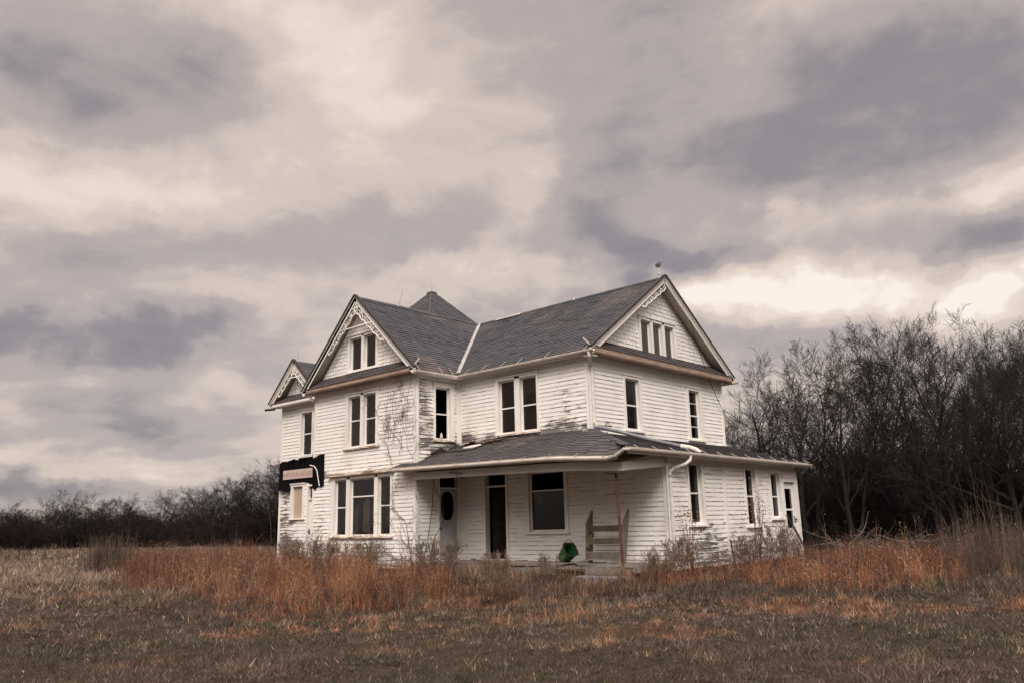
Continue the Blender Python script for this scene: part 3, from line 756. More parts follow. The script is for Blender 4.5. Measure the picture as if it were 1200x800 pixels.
spout('roof_downspout', [(2.2, 1.35, 3.16), (2.45, 1.42, 3.10), (2.62, 1.46, 3.03), (2.74, 1.48, 2.93)], .07)
spout('downspout', [(XE + .06, .62, ZE - .1), (XE + .05, .60, ZE - .25), (XE - .02, .45, ZE - .36), (A + .12, .20, ZE - .46), (A + .075, .06, ZE - .56), (A + .075, .05, ZE - .66)])
spout('downspout', [(A + .075, .06, ZE - .72), (A + .075, .06, 1.2), (A + .075, .06, -.2)], .052)
spout('downspout', [(-W2 + .0, yF + .12, HE - .18), (-W2 + .02, yF + .2, HE - .3), (-W2 - .12, -LD + .12, HE - .42), (-W2 - .1, BY - .12, HE - .7), (-W2 - .1, BY - .1, 4.6)], .05)
spout('gutter_end', [(BXC - BHW - .1, -1.62, BE - .20), (BXC - BHW + .5, -1.55, BE - .22)], .05, 'iron')

# ---- black tar paper scar, interior floors ----------------------------------------
top = [(-15.22, 3.72), (-15.0, 3.80), (-14.6, 3.78), (-14.2, 3.84), (-13.9, 3.80), (-13.5, 3.86), (-13.0, 3.90), (-12.4, 3.93), (-11.65, 3.92)]
bot = [(-11.65, 2.86), (-12.2, 2.83), (-12.5, 2.88), (-12.70, 2.88), (-12.9, 2.78), (-13.1, 2.86), (-13.30, 2.90), (-14.40, 2.90), (-14.42, 2.72), (-14.8, 2.70), (-15.20, 2.64)]
mb = MB()
pts = top + bot
for i in range(len(top) - 1):                                   # vertical strips keep every face convex
    (a, za), (b, zb) = top[i], top[i + 1]
    def low(u): 
        bb = sorted(bot)
        for (p, r), (p2, r2) in zip(bb, bb[1:]):
            if p <= u <= p2: return r + (r2 - r) * (u - p) / (p2 - p)
        return bb[0][1] if u < bb[0][0] else bb[-1][1]
    m_ = 6
    for k in range(m_):
        ua, ub = a + (b - a) * k / m_, a + (b - a) * (k + 1) / m_
        ta, tb = za + (zb - za) * k / m_ + rng.uniform(-.015, .015), za + (zb - za) * (k + 1) / m_
        mb.slab([(ua, low(ua)), (ub, low(ub)), (ub, tb), (ua, ta)], FB, .0, .055 + rng.uniform(-.004, .004))
sc = [(-11.6, 2.58), (-11.42, 2.50), (-11.28, 2.62), (-11.05, 2.60), (-10.89, 2.62), (-10.90, 3.78), (-11.2, 3.76), (-11.6, 3.66)]
mb.build('tar_paper', M['tar'], house); mb = MB()
mb.slab(sc, FL, 0, .05)
mb.build('tar_paper', M['tar'], house)
for k in range(16):                                            # torn flaps hanging along the lower and upper edges
    m_ = MB()
    u = rng.uniform(-15.1, -11.8); z = rng.choice((2.72, 2.70, 3.80, 3.84, 3.86)); u = rng.uniform(-15.1, -14.45) if z < 3 else u; wd = rng.uniform(.08, .25); L = rng.uniform(.06, .20)
    m_.hexa([FB.P(u, z, .05), FB.P(u + wd, z + .02, .05), FB.P(u + wd * .8, z - L * .8, .05 + rng.uniform(.03, .12)), FB.P(u + wd * .1, z - L, .05 + rng.uniform(.03, .12)),
             FB.P(u, z, .062), FB.P(u + wd, z + .02, .062), FB.P(u + wd * .8, z - L * .8, .075 + rng.uniform(.03, .12)), FB.P(u + wd * .1, z - L, .075 + rng.uniform(.03, .12))])
    m_.build('tar_flap', M['tar'], house)
mb = MB(); mb.tube([FL.P(-11.7, 3.42, .10), FL.P(-11.42, 3.36, .10), FL.P(-11.25, 3.2, .09), FL.P(-11.08, 2.62, .08)], .018, 6)
mb.beam(FB.P(-13.6, 3.90, .08), FB.P(-12.4, 3.98, .08), .03, .04); mb.build('dangling_trim_strip', M['trim'], house)
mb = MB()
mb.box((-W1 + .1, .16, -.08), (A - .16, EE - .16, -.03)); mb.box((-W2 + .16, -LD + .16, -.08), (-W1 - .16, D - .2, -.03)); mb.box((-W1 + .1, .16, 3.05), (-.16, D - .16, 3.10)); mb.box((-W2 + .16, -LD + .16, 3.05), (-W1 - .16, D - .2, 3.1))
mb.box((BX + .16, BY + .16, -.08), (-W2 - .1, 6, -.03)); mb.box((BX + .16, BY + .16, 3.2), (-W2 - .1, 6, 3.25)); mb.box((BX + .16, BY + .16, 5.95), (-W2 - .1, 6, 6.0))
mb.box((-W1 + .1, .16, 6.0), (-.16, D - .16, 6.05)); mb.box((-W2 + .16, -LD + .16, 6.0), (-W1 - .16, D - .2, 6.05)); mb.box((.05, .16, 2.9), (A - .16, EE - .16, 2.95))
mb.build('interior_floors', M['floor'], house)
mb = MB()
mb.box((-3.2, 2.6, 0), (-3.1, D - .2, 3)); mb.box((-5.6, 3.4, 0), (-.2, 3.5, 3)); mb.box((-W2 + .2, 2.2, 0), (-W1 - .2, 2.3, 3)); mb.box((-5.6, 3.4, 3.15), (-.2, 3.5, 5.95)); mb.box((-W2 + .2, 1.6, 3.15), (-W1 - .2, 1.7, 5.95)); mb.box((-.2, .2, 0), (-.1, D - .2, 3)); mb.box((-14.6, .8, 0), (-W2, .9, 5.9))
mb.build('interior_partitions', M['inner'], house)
# torn pale curtains in the big wing window and the porch window
mb = MB()
for (u0, u1, z0, z1, d) in ((-8.75, -8.35, .95, 2.12, .17), (-9.16, -8.98, .95, 1.9, .16)):
    n = 10
    for i in range(n):
        a, b = u0 + (u1 - u0) * i / n, u0 + (u1 - u0) * (i + 1) / n; wa, wb = -d + .03 * math.sin(i * 2), -d + .03 * math.sin(i * 2 + 2)
        mb.poly([FL.P(a, z0, wa), FL.P(b, z0, wb), FL.P(b, z1 - .35 * abs(i + 1 - n * .6) / n, wb), FL.P(a, z1 - .35 * abs(i - n * .6) / n, wa)])
mb.poly([FM.P(-2.32, 1.72, -.2), FM.P(-2.18, 1.70, -.2), FM.P(-2.29, 2.0, -.2)])
mb.build('torn_curtain', M['curtain'], house)
# lightning rods, weather vane, service cable
for p, h, lean in (((XM, -.3, HR), .55, .12), ((BXC, -1.3, BHR), .55, 0), ((PX, PY, PZ), .55, -.03), ((-3.6, D / 2, HR), .55, .02)):
    mb = MB(); mb.tube([(p[0], p[1], p[2] - .05), (p[0] + lean * 2, p[1], p[2] + h)], [.012, .006], 5); mb.tube([(p[0], p[1], p[2] - .02), (p[0], p[1], p[2] + .08)], [.05, .02], 6)
    mb.build('lightning_rod', M['flash'], house)
mb = MB(); vx, vy, vz = .18, D / 2, HR + .02
mb.tube([(vx, vy, vz), (vx, vy, vz + .40)], .02, 6); mb.tube([(vx, vy, vz + .10), (vx, vy, vz + .12), (vx, vy, vz + .16), (vx, vy, vz + .18)], [.015, .05, .05, .015], 8)
wv = mb.build('weather_vane', M['gutter'], house)
mb = MB(); Fv = Fr((vx, vy, vz + .40), (.73, .68, 0), (.68, -.73, 0))
K = lambda L: [(u * .62, z * .62) for u, z in L]
mb.slab(K([(-.02, -.06), (.10, .0), (.13, .10), (.05, .13), (-.02, .12), (-.10, .18), (-.16, .16), (-.19, .06), (-.13, 0)]), Fv, -.03, .03)
mb.slab(K([(.04, .10), (.12, .12), (.20, .26), (.13, .24)]), Fv, -.015, .015); mb.slab(K([(-.03, .1), (.05, .1), (.04, .24), (.0, .32), (-.02, .22)]), Fv, -.012, .012); mb.build('rooster', M['iron'], wv)
mb = MB(); c0, c1 = Vector((.36, 5.55, 7.95)), Vector((.05, 8.2, 4.75)); mb.tube([c0.lerp(c1, i / 12) + Vector((0, 0, -.35 * math.sin(math.pi * i / 12))) for i in range(13)], .012, 5); mb.build('cable', M['iron'], house)
# board remnants where the porch roof meets the front wall
mb = MB()
for k in range(26):
    x = rng.uniform(-5.5, -3.4); mb.beam((x, -.06 - rng.random() * .25, 3.74 + rng.uniform(-.05, .16)), (x + rng.uniform(.2, .7), -.05 - rng.random() * .3, 3.72 + rng.uniform(-.06, .12)), rng.uniform(.03, .09), .015)
mb.build('rotten_flashing_board', M['darkwood'], house); mb = MB()
for k in range(22):
    x = rng.uniform(-5.5, -3.6); y = -.08 - rng.random() * .45; z = ZT + (ZE - ZT) * (y / YE) + .05; mb.beam((x, y, z + rng.uniform(0, .10)), (x + rng.uniform(.15, .5), y + rng.uniform(-.08, .06), z + rng.uniform(0, .14)), rng.uniform(.03, .08), .015)
mb.build('rotten_flashing_board', M['trimworn'], house); mb = MB()
for k in range(8):
    y = rng.uniform(-1.7, -.3); mb.beam((-W1 + .06, y, 3.74 + y * .33 + rng.uniform(.0, .25)), (-W1 + .05, y + rng.uniform(.2, .5), 3.80 + y * .33 + rng.uniform(0, .25)), .07, .012)
mb.build('rotten_flashing_board', M['darkwood'], house)

# ------------------------------------------------------------------ loose things at the house
sign = empty('sign', (-13.81, BY - .06, 3.06), 'long faded pinkish board with worn lettering on the black patch of the left bay', 'sign')
mb = MB(); FS = Fr((0, 0, 0), (1, 0, 0), (0, -1, 0)); mb.fbox(FS, -1.05, 1.05, 0, .36, 0, .025); mb.build('board', M['signboard'], sign)
cu = bpy.data.curves.new('lettering', 'FONT'); cu.body = 'WILSON HOUSE'; cu.size = .245; cu.align_x = 'CENTER'; cu.extrude = .003; cu.space_character = 1.06
cu.materials.append(M['letter']); tx = bpy.data.objects.new('lettering_curve', cu); lme = bpy.data.meshes.new_from_object(tx); bpy.data.objects.remove(tx); lt = bpy.data.objects.new('lettering', lme); COL.objects.link(lt); lt.parent = sign; lt.location = (.06, -.026, .09); lt.rotation_euler = (R(90), 0, 0)
mb = MB(); mb.tube([FS.P(-.98, .17, .025), FS.P(-.98, .17, .034)], .035, 8); mb.build('bolt', M['iron'], sign)

pole = MB(); pole.tube([(2.36, -LD - .12, -.34), (2.30, -LD - .10, 1.2), (2.24, -LD - .06, 2.29)], [.038, .037, .034], 8)
po = pole.build('prop_pole', M['rust'], None, loc=(2.36, -LD - .12, -.36)); tag(po, 'leaning rusty red iron pole propping up the corner of the porch roof', 'pole')
mb = MB(); mb.box((1.98, -LD - .20, 2.285), (2.62, -LD + .06, 2.325)); pl_ = mb.build('top_plate', M['darkwood'], po); pl_.location = (-2.36, LD + .12, .36)

# broken plank seat against the porch wall
bench = empty('bench', (.75, -.45, -.03), 'broken mossy plank seat with two tall slanted side boards standing against the porch wall', 'bench')
def side(x, tilt):
    m = MB(); F = Fr((x, 0, 0), (0, 1, 0), (1, 0, 0))
    m.slab([(-.30 - tilt, 0), (-.03 - tilt, 0), (.07 + tilt, 1.44), (-.23 + tilt, 1.08)], F, -.03, .03); return m.build('side_board', M['oldwood'], bench)
side(-.56, .0); side(.64, .09)
mb = MB(); mb.beam((-.53, -.16, .92), (.61, -.10, .94), .045, .15, up=(0, -.3, 1)); mb.build('back_slat', M['oldwood'], bench)
mb = MB(); mb.beam((-.53, -.24, .58), (.61, -.20, .60), .045, .16, up=(0, -.3, 1)); mb.build('back_slat', M['oldwood'], bench)
mb = MB(); mb.beam((-.53, -.28, .20), (.61, -.26, .21), .045, .20, up=(0, -.3, 1)); mb.build('back_slat', M['greywood'], bench)
mb = MB(); mb.beam((-.50, -.30, .40), (-.50, -.02, .80), .05, .10); mb.build('brace', M['oldwood'], bench)

# green bin lying tipped on the porch
binn = empty('bin', (-.60, -.62, .20), 'tipped green plastic bin with black rim lying on the porch beside the plank seat', 'bin')
mb = MB(); n = 20; ax = Vector((.78, -.22, .58)).normalized(); sd = ax.cross(Vector((0, 0, 1))).normalized(); up = sd.cross(ax)
def ringp(t, r):
    out = []
    for k in range(n):
        a = 2 * math.pi * k / n; c = math.copysign(abs(math.cos(a)) ** .6, math.cos(a)); s = math.copysign(abs(math.sin(a)) ** .6, math.sin(a)); out.append(ax * t + sd * c * r + up * s * r)
    return out
rings = [ringp(-.30, .02), ringp(-.30, .18), ringp(.0, .215), ringp(.26, .25), ringp(.26, .225), ringp(-.27, .165), ringp(-.27, .02)]
vs = [q for r in rings for q in r]; fs = [(i * n + k, i * n + (k + 1) % n, (i + 1) * n + (k + 1) % n, (i + 1) * n + k) for i in range(6) for k in range(n)]
mb.add(vs, fs); mb.build('tub', M['green'], binn, smooth=False)
mb = MB(); rp = ringp(.265, .25); mb.tube(rp + rp[:1], .022, 6, cap=False); mb.build('rim', M['black'], binn)
mb = MB(); binn.scale = (.86, .86, .86); mb.tube([ax * .25 + sd * .25, ax * .30 + sd * .20 + up * .24, ax * .36 + up * .33, ax * .30 - sd * .20 + up * .24, ax * .25 - sd * .25], .012, 6); mb.build('handle', M['black'], binn)

def plank(a, b, w, h, label, mat='greywood', name='plank', cat='plank', grp='loose boards on the porch'):
    m = MB(); m.beam(a, b, w, h); c = [(a[i] + b[i]) / 2 for i in range(3)]; c[2] = min(a[2], b[2])
    o = m.build(name, M[mat], None, loc=c); tag(o, label, cat, grp)
plank((-3.55, -1.5, .02), (-2.1, -1.75, -.01), .16, .03, 'grey loose board lying on the porch floor before the open black doorway', 'greywood')
plank((-3.9, -1.2, .05), (-2.9, -1.72, .03), .10, .03, 'short dark board lying across the porch floor by the open black doorway', 'darkwood')
plank((-1.9, -1.8, .03), (.6, -1.72, -.01), .22, .035, 'long pale board lying along the porch edge below the green bin', 'greywood')
plank((.2, -1.85, -.01), (1.25, -1.78, .13), .20, .03, 'pale board with one end raised in front of the plank seat', 'greywood')
plank((.1, -2.0, -.16), (1.1, -2.05, -.12), .14, .04, 'dark broken board under the raised pale one at the porch edge', 'darkwood')
plank((-2.3, -1.55, .02), (-1.9, -.9, .02), .12, .03, 'narrow dark board pointing at the wall under the big porch window', 'darkwood')
mb = MB(); mb.box((1.7, -3.3, GZ - .2), (3.2, -2.75, GZ + .14)); mb.box((1.74, -3.27, GZ + .14), (3.15, -2.8, GZ + .155)); o = mb.build('step_slab', M['stone'], None, loc=(2.45, -3.0, GZ)); tag(o, 'low pale concrete slab in the weeds in front of the leaning red pole', 'step')
# on the porch roof
def on_roof(x, y): return ZT + (ZE - ZT) * (y / YE)
mb = MB(); mb.beam((-5.4, -.92, on_roof(0, -.92) + .05), (-4.0, -.96, on_roof(0, -.96) + .05), .22, .03, up=(0, -.33, .94)); o = mb.build('loose_board', M['iron'], None, loc=(-4.7, -.94, on_roof(0, -.94))); tag(o, 'dark loose board lying on the porch roof below the small upper window', 'board')
mb = MB(); vs = []
for k in range(12):
    a = 2 * math.pi * k / 12; vs.append((-4.45 + .42 * math.cos(a) + .1, -.72 + .15 * math.sin(a), on_roof(0, -.72 + .15 * math.sin(a)) + .06 + .02 * math.cos(a)))
mb.add(vs + [(x, y, z + .03) for x, y, z in vs], [tuple(range(11, -1, -1)), tuple(range(12, 24))] + [(k, (k + 1) % 12, 12 + (k + 1) % 12, 12 + k) for k in range(12)])
o = mb.build('scrap', M['gutter'], None, loc=(-4.4, -.72, on_roof(0, -.72))); tag(o, 'white oval scrap lying on the dark board on the porch roof', 'scrap')
mb = MB(); mb.tube([(-5.67, -.86, 3.97), (-5.67, -.86, 4.09), (-5.67, -.86, 4.10), (-5.67, -.86, 4.14)], [.045, .045, .02, .02], 8); o = mb.build('bottle', M['gutter'], None, loc=(-5.67, -.86, 3.97)); tag(o, 'small white bottle standing in the black upper window above the porch', 'bottle')

# ------------------------------------------------------------------ GROUND
CAM = Vector((14.814, -19.389, 1.074))
def hnoise(x, y): return .05 * np.sin(x * .31 + 1) * np.cos(y * .27) + .03 * np.sin(x * .9 + y * .7) + .022 * np.sin(x * 2.1 - y * 1.7) + .018 * np.sin(x * 1.3 + y * 2.6 + 2)
def ground_z(x, y):
    x = np.asarray(x, float); y = np.asarray(y, float)
    d = np.hypot(x - 2, y + 2)
    return GZ + hnoise(x, y) * np.clip(d / 12, .3, 1) + .12 * np.exp(-((x - 6) ** 2 + (y - 5) ** 2) / 18) + .0005 * np.clip(d - 50, 0, 400)
xs = np.concatenate([np.linspace(-700, -45, 30), np.linspace(-44, 40, 190), np.linspace(42, 500, 24)]); ys = np.concatenate([np.linspace(-120, -32, 12), np.linspace(-31, 45, 170), np.linspace(47, 800, 34)])
X, Y = np.meshgrid(xs, ys); Z = ground_z(X, Y); nx, ny = len(xs), len(ys)
idx = np.arange(nx * ny).reshape(ny, nx); F4 = np.stack([idx[:-1, :-1], idx[:-1, 1:], idx[1:, 1:], idx[1:, :-1]], -1).reshape(-1, 4)
t = NT('meadow_soil'); p = t.pos(); a = t.noise(p, .22, 5, .6); b = t.noise(p, 5, 6, .7); c = t.noise(p, 45, 4, .7)
cc = t.mix(t.ss(a, .35, .65), (.052, .040, .031), (.042, .036, .026)); cc = t.mix(t.ss(b, .4, .7), cc, (.066, .049, .036)); cc = t.mix(t.math('MULTIPLY', t.ss(c, .45, .7), .6), cc, (.020, .016, .012))
t.base(cc); t.rough(1.0); t.p.inputs['Specular IOR Level'].default_value = 0.0; t.bump(t.math('ADD', t.math('MULTIPLY', b, .5), c), .02, .5); M['soil'] = t.m
go = mesh_np('ground', np.stack([X, Y, Z], -1).reshape(-1, 3), F4, 4, M['soil']); go['kind'] = 'structure'

# ------------------------------------------------------------------ GRASS
def vnoise(x, y, s, seed):
    """cheap smooth value noise"""
    r = np.random.default_rng(seed); tab = r.random((64, 64)); x = x * s; y = y * s
    xi = np.floor(x).astype(int); yi = np.floor(y).astype(int); fx = x - xi; fy = y - yi; fx = fx * fx * (3 - 2 * fx); fy = fy * fy * (3 - 2 * fy)
    T = lambda i, j: tab[i % 64, j % 64]
    return (T(xi, yi) * (1 - fx) + T(xi + 1, yi) * fx) * (1 - fy) + (T(xi, yi + 1) * (1 - fx) + T(xi + 1, yi + 1) * fx) * fy
def fbm(x, y, s, seed): return .55 * vnoise(x, y, s, seed) + .3 * vnoise(x, y, s * 2.3, seed + 1) + .15 * vnoise(x, y, s * 5.1, seed + 2)

def in_poly(x, y, P):
    c = np.zeros(len(x), bool); n = len(P)
    for i in range(n):
        (x0, y0), (x1, y1) = P[i], P[(i + 1) % n]
        c ^= ((y0 > y) != (y1 > y)) & (x < (x1 - x0) * (y - y0) / (y1 - y0 + 1e-12) + x0)
    return c
def house_mask(x, y): return ((x > -15.3) & (x < 2.6) & (y > -1.2) & (y < 8.4)) | ((x > -11.7) & (x < 2.5) & (y > -1.98) & (y < 0)) & ~((x > -5.7) & (y < -1.95))
AZ0 = math.atan2(.7165, -.6626)
def wedge(n, r0, r1, half=.66, power=1.0):
    u = nr.random(n); r = np.sqrt(r0 ** 2 + u * (r1 ** 2 - r0 ** 2)) if power == 1 else r0 * (r1 / r0) ** u
    th = AZ0 + (nr.random(n) * 2 - 1) * half
    return CAM.x + r * np.cos(th), CAM.y + r * np.sin(th), r

ORANGE = [(-24, -4.5), (-17, -6.6), (-10.5, -9.2), (-4, -10.4), (.7, -10.9), (2.9, -10.4), (2.4, -8.6), (.2, -6.6), (-3, -4.6), (-5.5, -2.6), (-11.6, -2.0), (-15.4, -1.2), (-19, 2), (-30, 3)]
RIGHT = [(3.2, -3.2), (5.2, -3.8), (7.2, -3.2), (8.6, -1.6), (9.0, 2), (8.2, 8), (7.5, 12), (2.8, 12), (2.7, -.2)]
PORCH = [(-5.6, -2.1), (3.4, -2.4), (4.8, -4.2), (5.6, -6.4), (3.2, -8.0), (.5, -6.8), (-3, -4.8)]

def blades(x, y, h, wd, lean, c0, c1, rnd=None, segs=1, droop=.5):
    """triangular (segs=1) or two-segment bent blades"""
    n = len(x); z = ground_z(x, y) - .01; th = nr.random(n) * 2 * np.pi; dx, dy = np.cos(th), np.sin(th)
    ph = nr.random(n) * 2 * np.pi; px, py = np.cos(ph), np.sin(ph)
    t = (nr.random(n) if rnd is None else rnd)[:, None]; col = c0 * (1 - t) + c1 * t
    col = col * (.75 + .5 * nr.random(n)[:, None]); col = np.concatenate([col, np.ones((n, 1))], 1)
    if segs == 1:
        v = np.zeros((n, 3, 3)); v[:, 0] = np.stack([x - px * wd, y - py * wd, z], -1); v[:, 1] = np.stack([x + px * wd, y + py * wd, z], -1)
        v[:, 2] = np.stack([x + dx * h * lean, y + dy * h * lean, z + h * np.sqrt(np.clip(1 - lean ** 2, .02, 1))], -1)
        return v.reshape(-1, 3), np.repeat(col, 3, 0)
    v = np.zeros((n, 4, 3, 3))
    up = np.sqrt(np.clip(1 - lean ** 2, .05, 1))
    b = np.stack([x, y, z], -1); m = b + np.stack([dx * h * lean * .4, dy * h * lean * .4, h * .62 * np.ones(n)], -1)
    e = b + np.stack([dx * h * lean, dy * h * lean, h * (.62 + .38 * up * (1 - droop * nr.random(n)))], -1)
    s0 = np.stack([px * wd, py * wd, 0 * px], -1); s1 = s0 * .8
    v[:, 0] = np.stack([b - s0, b + s0, m + s1], 1); v[:, 1] = np.stack([b - s0, m + s1, m - s1], 1); v[:, 2] = np.stack([m - s1, m + s1, e], 1)
    v[:, 3] = v[:, 2]
    v = v[:, :3]
    return v.reshape(-1, 3), np.repeat(col, 9, 0)
def tri_object(name, parts, mat, label, cat):
    v = np.concatenate([p[0] for p in parts]); c = np.concatenate([p[1] for p in parts])
    o = mesh_np(name, v, np.arange(len(v)), 3, mat, cols=c); return tag(o, label, cat, kind='stuff')

TAN = np.array([.150, .117, .088]); OLIVE = np.array([.038, .035, .024]); BROWN = np.array([.058, .042, .034]); RUST = np.array([.29, .122, .066]); RUST2 = np.array([.125, .052, .036]); STRAW = np.array([.34, .235, .135]); GREY = np.array([.088, .066, .053]); GREEN = np.array([.026, .035, .017])
lawn = []
def tufted(n, r0, r1, per, sig):
    m = n // per; u = nr.random(m); r = r0 * (r1 / r0) ** u; th = AZ0 + (nr.random(m) * 2 - 1) * .92
    x = np.repeat(CAM.x + r * np.cos(th), per); y = np.repeat(CAM.y + r * np.sin(th), per); r = np.repeat(r, per)
    return x + nr.normal(0, 1, m * per) * sig * r / 8, y + nr.normal(0, 1, m * per) * sig * r / 8, r, np.repeat(nr.random(m), per)
for n, per, sig, hs, wk in ((600000, 1, 0, .8, 1.0), (1080000, 18, .026, 1.1, 1.35), (240000, 26, .045, 1.5, 1.2), (20000, 7, .02, 2.4, .9)):
    x, y, r, tr = tufted(n, 4.6, 170, per, sig); k = ~house_mask(x, y); x, y, r, tr = x[k], y[k], r[k], tr[k]; n = len(x)
    f = fbm(x, y, .35, 3); f2 = fbm(x, y, 1.3, 9); f3 = fbm(x, y, .13, 13); f4 = fbm(x, y, .6, 41); left = np.clip((-x - y * .3 - 2) / 14, 0, 1)
    tr2 = np.modf(tr * 7.31)[0]; tr3 = np.modf(tr * 13.7)[0]
    h = (.020 + .060 * nr.random(n)) * np.clip(r / 11, 1.0, 3.2) * np.clip(2.0 * f2, .55, 1.8) * hs * (.6 + .8 * tr2); lean = .40 + .57 * nr.random(n)
    sel = np.clip(nr.random(n) * .35 + tr * .65 + (f3 - .5) * .6, 0, 1); gre = np.clip((f - .40) * 4, 0, 1) * (1 - left)
    t1 = .30 + .38 * left
    base = np.where((sel < t1)[:, None], TAN, np.where((sel < t1 + gre * .45)[:, None], OLIVE, np.where((sel < .90)[:, None], BROWN, np.where((sel < .93)[:, None], STRAW * .7, GREEN))))
    near = np.clip(1 - np.hypot(x - 1, y + 4) / 12, -.8, 1); ru = (f4 + .36 * near + .25 * (tr3 - .5)) > .79
    base = np.where(ru[:, None], np.where((tr2 < .5)[:, None], RUST2 * .85, TAN * np.array([.95, .72, .58])), base)
    base = base * ((.60 + .85 * f2) * (.35 + 1.3 * tr3))[:, None] * 1.75
    lawn.append(blades(x, y, h, .0031 * wk * np.clip(r / 9, .8, 10) * (.6 + .8 * nr.random(n)), lean, base * .85, base * 1.15))
tri_object('lawn_grass', lawn, M['grass'], 'short matted brownish grass of the mown field in front of the house', 'grass')

tall = []
def zone(n, bbox, poly, h0, h1, wd, cols, probs, edge=.55, seed=20, lean=(.08, .75), thin=.35, per=26):
    m = n // per; cx = bbox[0] + nr.random(m) * (bbox[1] - bbox[0]); cy = bbox[2] + nr.random(m) * (bbox[3] - bbox[2])
    wx = (fbm(cx, cy, .6, seed) - .5) * 2.6; wy = (fbm(cx, cy, .6, seed + 5) - .5) * 2.6; f = fbm(cx, cy, .45, seed + 9)
    k = in_poly(cx + wx, cy + wy, poly) & (nr.random(m) < thin + (1 - thin) * np.clip((f - .3) * 3, 0, 1)); cx, cy, f = cx[k], cy[k], f[k]; m = len(cx); js = np.where(nr.random(m) < .3, .75, .2); cx = cx + nr.normal(0, 1, m) * js; cy = cy + nr.normal(0, 1, m) * js
    ch = np.exp(nr.normal(-.08, .28, m)) * (.45 + 1.1 * f) * (.8 + .4 * fbm(cx, cy, 1.7, seed + 3)); cs = .05 + .13 * nr.random(m)
    ci = nr.choice(len(cols), m, p=probs); sh = np.clip(.15 + 1.7 * fbm(cx, cy, .55, seed + 2), .35, 1.7)
    R_ = lambda q: np.repeat(q, per)
    ox, oy = nr.normal(0, 1, m * per) * R_(cs), nr.normal(0, 1, m * per) * R_(cs); x, y = R_(cx) + ox, R_(cy) + oy
    k = ~house_mask(x, y); mixc = nr.random(m * per) < .25
    c = np.array(cols)[np.where(mixc, nr.choice(len(cols), m * per, p=probs), R_(ci))] * R_(sh)[:, None]
    h = (h0 + (h1 - h0) * nr.random(m * per) ** 1.5) * R_(ch)
    x, y, h, c = x[k], y[k], h[k], c[k]; n = len(x)
    ln = lean[0] + (lean[1] - lean[0]) * nr.random(n) ** 1.3; fl = nr.random(n) < .30; ln = np.where(fl, nr.uniform(.6, .97, n), ln); h = np.where(fl, h * nr.uniform(.5, 1.0, n), h)
    return blades(x, y, h, wd * (.6 + .8 * nr.random(n)), ln, c * .85, c * 1.2, segs=2), (x, y, h, c)
    return blades(x, y, h, wd * (.6 + .8 * nr.random(n)), lean[0] + (lean[1] - lean[0]) * nr.random(n) ** 1.3, c * .85, c * 1.2, segs=2), (x, y, h, c)
def heads(info, frac, wd):
    """feathery seed heads on some of the stalks"""
    x, y, h, c = info; k = nr.random(len(x)) < frac; x, y, h, c = x[k], y[k], h[k], c[k]; out = []
    n = len(x); sz = np.clip(h / .6, .5, 1.6)
    for q in range(7):
        z = ground_z(x, y) + h * (.38 + .52 * nr.random(n)); th = nr.random(n) * 6.283; L = (.025 + .055 * nr.random(n)) * sz; w_ = wd * (.5 + nr.random(n)); e = nr.uniform(-.5, 1, n)
        v = np.zeros((n, 3, 3)); ox = x + nr.normal(0, .03, n); oy = y + nr.normal(0, .03, n); ex, ey = np.cos(th), np.sin(th)
        v[:, 0] = np.stack([ox, oy, z], -1); v[:, 1] = np.stack([ox + ex * L * .6 - ey * w_ * .35, oy + ey * L * .6 + ex * w_ * .35, z + L * e * .6], -1); v[:, 2] = np.stack([ox + ex * L, oy + ey * L, z + L * e], -1)
        cc = c * (.6 + .9 * nr.random(n))[:, None]
        out.append((v.reshape(-1, 3), np.repeat(np.concatenate([cc, np.ones((n, 1))], 1), 3, 0)))
    return out
b, i = zone(260000, (-30, 4, -12, 4), ORANGE, .14, .80, .0032, [RUST, RUST2, STRAW, BROWN], [.34, .25, .17, .24]); tall += [b] + heads(i, .6, .03)
b, i = zone(66000, (2, 14, -5, 13), RIGHT, .12, .56, .0032, [RUST, RUST2, STRAW, BROWN], [.36, .24, .13, .27], seed=40); tall += [b] + heads(i, .6, .03)
b, i = zone(9000, (3.5, 9, -12.5, -7.5), [(5.2, -10.2), (6.5, -10.9), (7.1, -10.0), (6.2, -8.9), (5.3, -9.2)], .07, .26, .0034, [RUST, STRAW, BROWN], [.4, .35, .25], seed=60); tall += [b]
b, i = zone(9000, (-30, 4, -12, 4), ORANGE, .6, 1.35, .004, [GREY, BROWN, RUST2, STRAW], [.4, .3, .2, .1], seed=150, lean=(.02, .22), per=6); tall += [b] + heads(i, .9, .03)
b, i = zone(5000, (2, 14, -5, 13), RIGHT, .4, 1.0, .004, [GREY, BROWN, RUST2, STRAW], [.4, .3, .2, .1], seed=160, lean=(.02, .25), per=6); tall += [b] + heads(i, .9, .03)
tri_object('tall_grass', tall, M['grass'], 'tall dry rust orange grass standing around the house', 'grass')
weeds = []
b, i = zone(48000, (-7, 7, -9, -1.8), PORCH, .08, .42, .0038, [BROWN, GREY, RUST2, STRAW], [.40, .27, .20, .13], seed=80); weeds += [b] + heads(i, .4, .022)
FRINGE = [(-17, -7.4), (-10, -10.4), (-3.5, -11.7), (1, -12.4), (4.5, -11.6), (5.6, -8.6), (8.5, -5), (11, -2.2), (11.5, .5), (8.4, -1.8), (5.2, -3.6), (5.2, -6.6), (2.8, -8.4), (2.6, -10.2), (-4, -9.8), (-10.5, -8.6)]
b, i = zone(90000, (-18, 12, -13, 1), FRINGE, .07, .26, .004, [BROWN, GREY, TAN, OLIVE], [.35, .3, .2, .15], seed=90, lean=(.3, .9)); weeds += [b]
